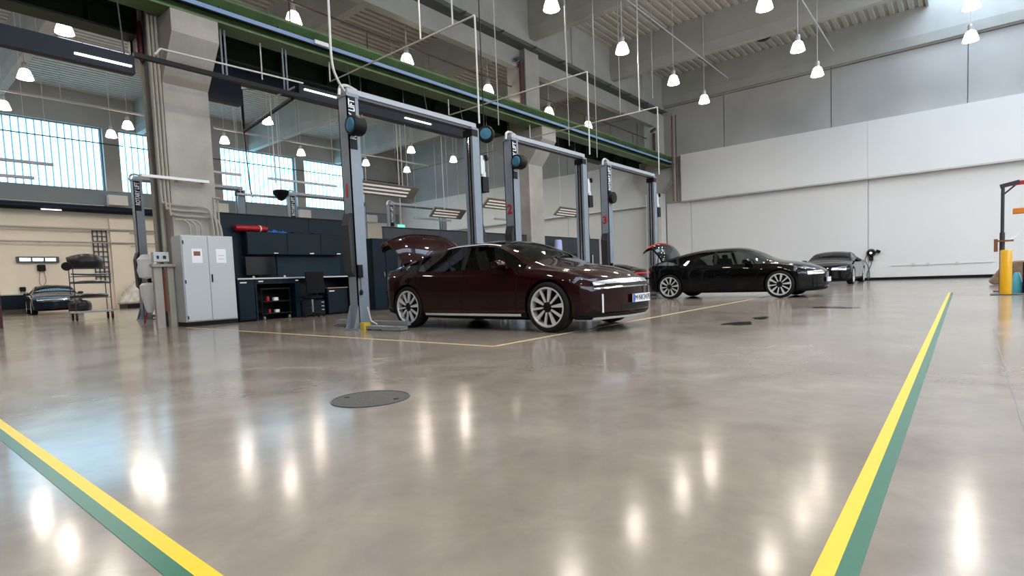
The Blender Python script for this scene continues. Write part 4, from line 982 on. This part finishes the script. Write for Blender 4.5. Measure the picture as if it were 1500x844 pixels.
part(MB().cyl((-13.05, 7.75, 0.10), (-13.05, 7.75, 0.46), 0.03, 10), 'gas_lift', M_chrome, t)
for k in range(5):
    a = 2*PI*k/5; ex, ey = -13.05+0.28*math.cos(a), 7.75+0.28*math.sin(a)
    lg = part(MB().tube([(-13.05, 7.75, 0.12), (ex, ey, 0.075)], 0.018), 'leg', M_black, t)
    part(MB().cyl((ex, ey-0.012, 0.03), (ex, ey+0.012, 0.03), 0.03, 10), 'caster', M_black, lg)
t = thing('sports_bag', 'red nylon bag lying on top of the wall cupboards', 'bag', (-13.95, 6.75, 2.22))
pr = MB().lathe([(0.001, -0.42), (0.10, -0.40), (0.13, -0.30), (0.125, 0), (0.135, 0.25), (0.11, 0.38), (0.001, 0.41)], (0, 0, 0), 'y', 16).xf(Matrix.Translation((-13.94, 6.72, 2.31)) @ Matrix.Scale(0.66, 4, (0, 0, 1)))
part(pr, 'bag_body', M_bag, t, smooth=True)
part(MB().lathe([(0.13, -0.02), (0.142, 0), (0.13, 0.02)], (0, 0, 0), 'y', 16, cap=False).xf(Matrix.Translation((-13.94, 6.92, 2.31)) @ Matrix.Scale(0.66, 4, (0, 0, 1))), 'strap', M_paper, t)
for y, w, lb in ((7.32, 0.22, 'crumpled blue cloth beside the red bag'), (7.55, 0.10, 'small blue cloth on the cupboards, right of the bigger one')):
    pts = []
    for i_ in range(7):
        row = []
        for j_ in range(9):
            u, v = i_/6*2-1, j_/8*2-1; row.append((-13.93+u*0.09, y+v*w, 2.222+max(0, (1-u*u)*(1-v*v))*0.09*(0.7+0.5*math.sin(5*u+7*v+y))))
        pts.append(row)
    tag(MB().grid(pts).build('blue_cloth', M_bluecloth, smooth=True), lb, 'cloth')
for y, lb in ((7.95, 'low black tray on the wall cupboards above the middle door'), (8.55, 'black tool case on the wall cupboards at the right')):
    tag(B(-14.02, -13.86, y-0.14, y+0.14, 2.222, 2.26).build('tool_tray', M_black, bevel=0.008), lb, 'tray')
t = thing('monitor', 'dark monitor standing at the left end of the worktop', 'monitor', (-13.8, 6.85, 1.05))
part(B(-13.93, -13.89, 6.5, 7.25, 1.14, 1.60), 'screen', M_screen, t); part(MB().box(-13.99, -13.80, 6.75, 7.0, 1.05, 1.062).box(-13.96, -13.93, 6.84, 6.91, 1.06, 1.3), 'stand', M_black, t)
for y, h_, lb in ((6.48, 0.035, 'tiny silver jar on the worktop by the monitor'), (7.28, 0.035, 'tiny silver jar at the middle of the worktop')):
    tag(MB().lathe([(0.001, 0), (0.03, 0), (0.03, h_), (0.012, h_+0.02), (0.001, h_+0.02)], (-13.48, y, 1.05), 'z', 10).build('jar', M_alu), lb, 'jar')
# tall locker and the second and third benches
t = thing('tall_locker', 'tall dark navy locker right of the first lift post', 'cabinet', (-13.7, 10.4, 0))
part(B(-14.1, -13.42, 9.98, 10.92, 0.02, 2.13), 'body', M_navy2, t)
for a, b in ((9.99, 10.44), (10.46, 10.91)):
    dr = part(B(-13.42, -13.40, a, b, 0.08, 2.10), 'door', M_navy2, t, bevel=0.004); part(B(-13.40, -13.385, b-0.08, b-0.05, 1.0, 1.14), 'handle', M_chrome, dr)
def bench2(y0, y1, label, lab2, lab3):
    t = thing('tool_wall', label, 'panel', (-14.1, (y0+y1)/2, 0))
    n = max(2, round((y1-y0)/1.25)); s = (y1-y0)/n
    for k in range(n): part(B(-14.16, -14.08, y0+k*s+0.004, y0+(k+1)*s-0.004, 0.0, 2.55), 'wall_panel', M_navyb, t)
    part(B(-14.18, -14.06, y0, y1, 2.55, 2.58), 'top_rail', M_black, t)
    t2 = thing('workbench', lab2, 'workbench', (-13.7, (y0+y1)/2, 0))
    part(B(-14.08, -13.36, y0, y1, 1.0, 1.04), 'worktop', M_darktop, t2)
    for k in range(int((y1-y0)/0.9)):
        y = y0 + 0.05 + 0.9*k; bd = part(B(-14.05, -13.42, y, y+0.82, 0.05, 0.995), 'cabinet_unit', M_navy2, t2)
        for q in range(3): part(B(-13.42, -13.40, y+0.02, y+0.80, 0.08+0.3*q, 0.36+0.3*q), 'drawer', M_navy2, bd); 
    return t
M_darktop = mat('dark_red_mat', (0.10, 0.015, 0.02), 0.5); M_navyb = mat('charcoal_panel', (0.022, 0.026, 0.034), 0.5)
bench2(10.96, 18.30, 'dark panel wall behind the maroon sedan', 'second workbench hidden behind the maroon sedan', '')
bench2(19.5, 24.2, 'dark panel wall seen through the second lift', 'third workbench seen through the second lift', '')
text('0', 0.24, 'panel_number', mat('magenta_paint', (0.25, 0.02, 0.12), 0.5), bpy.data.objects['tool_wall.001'], (-14.075, 17.6, 2.32), basis((0, 1, 0), (0, 0, 1)), 0.002)
t = thing('plastic_jar', 'pale blue plastic jar standing on the third workbench', 'jar', (-13.75, 20.1, 1.5))
part(MB().lathe([(0.001, 0), (0.17, 0), (0.18, 0.05), (0.17, 0.55), (0.14, 0.62), (0.001, 0.62)], (-13.75, 20.1, 1.78), 'z', 18), 'jar_body', M_jar, t, smooth=True)
t = thing('shelf_cabinet', 'black cabinet on the third workbench under the pale jar', 'cabinet', (-13.7, 21, 1.04))
part(B(-14.05, -13.50, 19.75, 22.6, 1.042, 1.78), 'body', M_black, t)
for y in (22.1, 22.5): part(B(-13.5, -13.46, y, y+0.05, 1.05, 1.75), 'edge_strip', M_alu, t)
# ------------------------------------------------------------------ things by the first lift post
t = thing('scissor_jack', 'low grey jack with a yellow block at the foot of the first lift', 'jack', (-7.55, 5.62, 0))
part(MB().rbox((-7.70, 5.72, 0.05), (0.50, 0.14, 0.05), rz=0.1).rbox((-7.28, 5.78, 0.04), (0.42, 0.18, 0.06), rz=0.15), 'frame', M_alu2, t)
part(B(-7.98, -7.86, 5.60, 5.74, 0.0, 0.13), 'block', mat('yellow_block', (0.6, 0.42, 0.03), 0.5), t)
part(MB().tube([(-7.9, 5.72, 0.40), (-7.84, 5.74, 0.15), (-7.7, 5.75, 0.10)], 0.012), 'hose', M_pipe, t)
t = thing('floor_cloth', 'dark rag lying on the floor left of the first lift post', 'rag', (-9.3, 6.15, 0))
pts = [[(-9.45+0.5*i_/6, 6.0+0.35*j_/6, 0.004+0.03*abs(math.sin(3*i_+2.3*j_))*(0 < i_ < 6)*(0 < j_ < 6)) for j_ in range(7)] for i_ in range(7)]
part(MB().grid(pts), 'cloth', M_black, t)

# ------------------------------------------------------------------ far left corner
t = thing('parts_trolley', 'wire-shelved trolley carrying black bumper parts near the blue sedan', 'trolley', (-22.2, 5.25, 0))
X0, X1, Y0, Y1 = -22.5, -21.9, 4.72, 5.80
part(B(X0, X1, Y0, Y1, 0.24, 0.30), 'platform', M_cab, t)
for x in (X0+0.05, X1-0.05):
    for y in (Y0+0.06, Y1-0.06):
        cs = part(MB().box(x-0.03, x+0.03, y-0.03, y+0.03, 0.12, 0.24), 'caster_fork', M_liftd, t)
        part(MB().cyl((x, y-0.02, 0.08), (x, y+0.02, 0.08), 0.08, 14), 'caster', M_black, cs)
        part(MB().cyl((x, y, 0.30), (x, y, 1.72), 0.016, 6), 'upright', M_liftd, t)
for z in (0.72, 1.2, 1.42, 1.68):
    m = MB()
    for x in (X0+0.05, X1-0.05): m.cyl((x, Y0+0.06, z), (x, Y1-0.06, z), 0.011, 6)
    for y in (Y0+0.06, Y1-0.06): m.cyl((X0+0.05, y, z), (X1-0.05, y, z), 0.011, 6)
    part(m, 'shelf_rail', M_liftd, t)
def bumper(label, c, w, h, d, rz=PI/2, sag=0.25, m=None):
    rows = []
    for i_ in range(9):
        v = i_/8; row = []
        for j_ in range(17):
            u = j_/16*2-1; row.append((u*w/2, -d*(abs(u)**3) - 0.10*math.sin(v*PI)*-1, (v-0.5)*h*(1-0.25*abs(u)**2) - sag*h*u*u*0.4))
        rows.append(row)
    mm = MB().grid(rows); n = len(mm.v); mm.grid([[(p[0]*0.98, p[1]-0.03, p[2]) for p in r_] for r_ in rows])
    for i_ in range(8):
        for j_ in (0, 16): a = i_*17+j_; mm.f.append((a, a+17, n+a+17, n+a))
    for j_ in range(16):
        for i_ in (0, 8): a = i_*17+j_; mm.f.append((a, a+1, n+a+1, n+a))
    o = mm.xf(Matrix.Translation(c) @ Matrix.Rotation(rz, 4, 'Z')).build('bumper_part', m or M_bumper, smooth=True)
    return tag(o, label, 'car part', 'bumper parts on the trolley')
bumper('big dark bumper shell lying on top of the trolley', (-22.15, 5.22, 1.92), 0.98, 0.48, 0.30, rz=-PI/2)
bumper('thin black trim part on the upper trolley shelf', (-22.2, 5.35, 1.48), 1.1, 0.07, 0.2, rz=-PI/2, sag=-1.2)
bumper('thin grey trim part on the middle trolley shelf', (-22.2, 5.3, 1.25), 1.1, 0.09, 0.2, rz=-PI/2, sag=0.8)
bumper('wide dark part on the lower trolley shelf', (-22.2, 5.25, 0.80), 1.05, 0.14, 0.25, rz=-PI/2)
bumper('black round-ended part lying on the trolley platform', (-22.2, 5.0, 0.48), 0.62, 0.36, 0.3, rz=-PI/2)
t = thing('wheel_disc', 'small black disc hanging off the left end of the trolley', 'disc', (-21.85, 4.62, 1.7))
part(MB().lathe([(0.001, -0.03), (0.13, -0.03), (0.14, 0), (0.13, 0.03), (0.001, 0.03)], (-21.9, 4.62, 1.74), 'x', 16), 'disc', M_black, t)
part(MB().tube([(-21.93, 4.62, 1.72), (-21.95, 4.78, 1.68)], 0.02), 'hook', M_black, t)
t = thing('wrapped_part', 'body part wrapped in clear plastic standing by the left wall', 'wrapped part', (-36.8, 11.6, 0))
rows = []
for i_ in range(11):
    v = i_/10; row = []
    for j_ in range(24):
        a = 2*PI*j_/24; q = 1 + 0.10*math.sin(3*a+4*v) + 0.06*math.sin(7*a-6*v); s_ = (1-v**3*0.75)
        row.append((-36.9 + 0.75*q*math.cos(a)*s_, 11.15 + 1.05*q*math.sin(a)*s_ + 0.45*v, 0.25 + 1.6*v))
    rows.append(row)
mm = MB().grid(rows, closed=True); mm.f.append(tuple(range(240, 264))); mm.f.append(tuple(range(24))[::-1])
part(mm, 'plastic_wrap', M_film, t, smooth=True, angle=2.0)
part(B(-37.6, -36.2, 10.2, 12.0, 0.0, 0.24), 'pallet', M_black, t)
t = thing('sack_truck', 'red trestle truck holding white sacks left of the cabinet', 'hand truck', (-15.8, 5.0, 0))
part(MB().tube([(-15.85, 4.80, 0.04), (-15.8, 4.98, 0.75), (-15.8, 4.98, 1.0)], 0.022).tube([(-15.75, 5.12, 0.04), (-15.8, 4.98, 0.75)], 0.022), 'frame', M_red, t)
part(MB().lathe([(0.06, 0.30), (0.10, 0.42), (0.17, 0.75), (0.18, 0.98), (0.12, 1.04), (0.001, 1.05)], (-15.72, 4.90, 0), 'z', 14), 'white_sack', M_paper, t, smooth=True)
part(MB().lathe([(0.001, 1.14), (0.16, 1.18), (0.20, 1.35), (0.17, 1.5), (0.19, 1.62), (0.08, 1.74), (0.001, 1.75)], (-15.70, 4.88, 0), 'z', 12), 'white_bundle', M_paper, t, smooth=True)
part(MB().cyl((-15.8, 4.98, 0.98), (-15.76, 4.95, 1.16), 0.05, 8), 'holder', M_black, t)
for y0, y1, z0, z1, lb in ((6.03, 7.80, 2.68, 3.0, 'chrome reflector lamp on the left wall above the blue sedan'),):
    t = thing('wall_reflector', lb, 'lamp', (XL+0.1, (y0+y1)/2, 2.85))
    part(B(XL+0.0, XL+0.14, y0, y1, z0, z1), 'frame', M_liftd, t)
    for k in range(3):
        a = y0+0.12+k*(y1-y0-0.2)/3; part(B(XL+0.14, XL+0.16, a, a+0.46, z0+0.07, z1-0.07), 'reflector', M_chrome, t); part(B(XL+0.16, XL+0.175, a+0.06, a+0.4, z0+0.13, z1-0.13), 'tube', M_tube, t)
for y, z, s_, lb in ((7.02, 2.4, 0.17, 'black wall speaker under the chrome reflector'), (6.18, 1.28, 0.12, 'small black wall box left of the blue sedan')):
    t = thing('wall_box', lb, 'wall box', (XL+0.1, y, z))
    part(B(XL, XL+0.2, y-s_, y+s_, z-s_, z+s_), 'housing', M_black, t, bevel=0.03)
    part(MB().tube(cr([(XL+0.1, y-0.08, z-s_), (XL+0.08, y-0.12, z-0.8), (XL+0.08, y, z-1.0)]), 0.012).tube(cr([(XL+0.1, y+0.08, z-s_), (XL+0.08, y+0.15, z-0.7), (XL+0.08, y, z-1.0)]), 0.012), 'cable', M_liftd, t)
t = thing('cable_ladder', 'vertical grid of cable ladder on the left wall behind the trolley', 'cable ladder', (XL+0.1, 9.8, 3))
for y in (9.42, 9.64, 9.86, 10.08): part(B(XL+0.02, XL+0.06, y-0.03, y+0.03, 1.5, 4.6), 'stile', M_liftd, t)
for k in range(11): part(B(XL+0.06, XL+0.10, 9.40, 10.10, 1.55+0.29*k, 1.60+0.29*k), 'rung', M_liftd, t)
for z, r_, lb in ((4.55, 0.06, 'upper grey pipe along the left wall'), (3.80, 0.045, 'lower grey pipe along the left wall')):
    t = thing('wall_pipe', lb, 'pipe', (XL+0.1, 8, z)); part(MB().tube([(XL+0.30, YF+0.1, z), (XL+0.30, 30, z)], r_), 'pipe', M_pipe2, t)
    for k in range(13): part(B(XL, XL+0.30, -8+3*k, -7.94+3*k, z-0.03, z+0.03), 'bracket', M_pipe2, t)
t = thing('low_shelf', 'low dark shelf along the left wall with boxes under it', 'shelf', (XL+0.4, 5.5, 0))
part(B(XL+0.02, XL+0.6, 4.6, 6.6, 0.98, 1.03), 'top', M_cab, t); part(B(XL+0.02, XL+0.55, 4.65, 6.5, 0.25, 0.975), 'dark_front', M_navy2, t)
for y in (4.7, 6.4): part(B(XL+0.1, XL+0.2, y, y+0.08, 0, 0.25), 'foot', M_black, t)
t = thing('steel_post', 'dark red post cut by the left edge of the picture', 'post', (-20.0, 2.72, 0))
part(B(-20.1, -20.0, 2.62, 2.75, 0, 1.05), 'post_body', M_darkred, t)
# right wall corner pipes beside the far column
t = thing('pipe_stack', 'brown and grey pipes running down the far corner column', 'pipe', (-13.1, 31.6, 5))
for x, m, r_ in ((-13.12, M_copper, 0.05), (-13.0, M_pipe2, 0.045), (-12.9, M_brown, 0.04)): part(MB().tube([(x, 31.2, 4.9), (x, 31.2, 9.8)], r_), 'pipe', m, t)
part(MB().tube(cr([(-13.10, 31.3, 9.7), (-13.15, 31.3, 9.95), (-13.6, 31.3, 10.0), (-13.72, 31.3, 10.0)]), 0.07), 'elbow', M_pale, t, smooth=True)
t = thing('pipe_stack', 'dark red pipe with valves on the second column above the crane beam', 'pipe', (-14.0, 18.3, 8.5))
part(MB().tube([(-14.05, 18.30, 7.6), (-14.05, 18.30, 9.6)], 0.09, 8), 'pipe', M_darkred2, t); part(MB().tube([(-13.9, 18.40, 7.6), (-13.9, 18.40, 10.1)], 0.04, 8), 'pipe', M_pipe2, t)
part(MB().rbox((-14.0, 18.1, 9.65), (0.15, 0.4, 0.12), rx=0.5), 'valve', M_liftd, t)
t = thing('pipe_stack', 'dark red pipe with valves above the crane beam in the far corner', 'pipe', (-14.0, 31, 8.5))
part(MB().tube([(-14.2, 31.1, 7.6), (-14.2, 31.1, 9.0)], 0.09, 8), 'pipe', M_darkred2, t); part(MB().rbox((-14.1, 30.8, 9.1), (0.15, 0.5, 0.14), rx=0.5), 'valve', M_liftd, t)
# wall charger
t = thing('wall_charger', 'black wall charger with looped cable on the white back wall', 'charger', (-3.5, YB-0.1, 1.3))
part(MB().lathe([(0.001, -0.16), (0.16, -0.14), (0.20, -0.05), (0.20, 0), (0.001, 0)], (-3.5, YB, 1.33), 'y', 20), 'unit', M_screen, t, smooth=True)
part(MB().lathe([(0.001, -0.18), (0.05, -0.17), (0.05, -0.15), (0.001, -0.15)], (-3.5, YB, 1.33), 'y', 12), 'indicator', M_tube, t)
part(MB().box(-3.58, -3.40, YB-0.12, YB, 0.95, 1.15), 'plug_holder', M_screen, t, bevel=0.02)
part(MB().rbox((-3.2, YB-0.12, 1.38), (0.18, 0.12, 0.14), ry=0.4), 'cable_hook', M_screen, t)
part(MB().tube(cr([(-3.62, YB-0.1, 1.3), (-3.74, YB-0.1, 1.0), (-3.62, YB-0.1, 0.7), (-3.56, YB-0.1, 0.3), (-3.6, YB-0.12, 0.05), (-3.66, YB-0.12, 0.3), (-3.5, YB-0.1, 0.75), (-3.45, YB-0.08, 1.0)]), 0.02), 'cable', M_liftd, t, smooth=True)
t = thing('wall_rail', 'faint white rail and sockets along the right part of the back wall', 'rail', (-0.8, YB-0.03, 0.66))
part(B(-2.7, 1.0, YB-0.03, YB, 0.65, 0.68), 'rail', M_railw, t)
for x in (-1.9, -1.35, -0.3): part(B(x, x+0.12, YB-0.05, YB-0.03, 0.62, 0.74), 'socket', M_railw, t)
# bollard, jib crane and things at the right edge
t = thing('safety_bollard', 'thick yellow bollard on a steel base plate at the right edge', 'bollard', (0.70, 15.9, 0))
part(MB().lathe([(0.001, 0.01), (0.10, 0.01), (0.10, 0.94), (0.09, 0.965), (0.001, 0.97)], (0.70, 15.9, 0), 'z', 28), 'tube', M_boll, t, smooth=True)
part(B(0.45, 1.25, 15.75, 16.15, 0, 0.018), 'base_plate', M_liftd, t)
t = thing('jib_crane', 'slim dark jib crane with a red arm behind the yellow bollard', 'crane', (0.72, 17.6, 0))
part(MB().cyl((0.70, 17.6, 0), (0.70, 17.6, 1.4), 0.05, 10).cyl((0.70, 17.6, 1.4), (0.70, 17.6, 2.5), 0.035, 10), 'mast', M_jib, t)
part(MB().rbox((1.6, 17.6, 2.56), (1.5, 0.08, 0.09), ry=-0.05), 'arm', M_red, t); part(MB().rbox((0.82, 17.6, 2.52), (0.35, 0.09, 0.09), ry=-0.2), 'arm_end', M_jib, t)
part(MB().tube([(0.72, 17.6, 2.3), (0.95, 17.6, 2.52)], 0.02), 'brace', M_jib, t)
part(MB().box(0.55, 0.62, 17.5, 17.6, 0.95, 1.25).box(0.55, 0.90, 17.52, 17.6, 1.18, 1.22), 'winch', M_copper, t)
part(B(0.55, 0.85, 17.45, 17.75, 0, 0.02), 'foot_plate', M_jib, t)
t = thing('hose_box', 'orange hose box with a white hose on a stand at the right edge', 'hose box', (1.2, 17.9, 0))
part(B(0.90, 1.5, 17.85, 18.1, 1.84, 1.97), 'box', M_orange, t, bevel=0.01)
part(MB().cyl((1.45, 18.0, 0), (1.45, 18.0, 1.84), 0.03, 8), 'stand', M_pale, t)
part(MB().tube(cr([(1.2, 17.95, 1.84), (1.1, 17.93, 1.5), (0.95, 17.9, 1.3), (0.82, 17.85, 1.22)]), 0.015), 'hose', M_paper, t, smooth=True)
t = thing('canvas_cover', 'brown canvas cover over a low machine behind the bollard', 'cover', (1.2, 22, 0))
part(MB().prism([(0.58, 0.10), (0.66, 0.03), (2.1, 0.02), (2.1, 0.74), (1.15, 0.70), (0.85, 0.50)], 'y', 21.6, 22.6), 'canvas', M_ply, t, bevel=0.03)
t = thing('teal_drum', 'teal plastic drum behind the bollard at the right edge', 'drum', (1.02, 17.0, 0))
part(MB().lathe([(0.001, 0), (0.11, 0), (0.115, 0.03), (0.10, 0.22), (0.06, 0.42), (0.04, 0.46), (0.001, 0.46)], (0.93, 16.9, 0), 'z', 20), 'drum_body', M_teal, t, smooth=True)
t = thing('machine_post', 'black machine post beside the pale green panel at the right edge', 'post', (1.1, 16.8, 0))
part(B(1.02, 1.10, 16.75, 16.85, 0, 0.68), 'post_body', M_black, t)
t = thing('green_machine', 'pale green machine panel cut by the right edge', 'panel', (1.3, 16.3, 0))
part(B(1.04, 1.6, 16.22, 16.3, 0.03, 1.0), 'panel_sheet', M_palegreen, t); part(B(1.06, 1.6, 16.23, 16.29, 0, 0.03), 'foot', M_black, t)
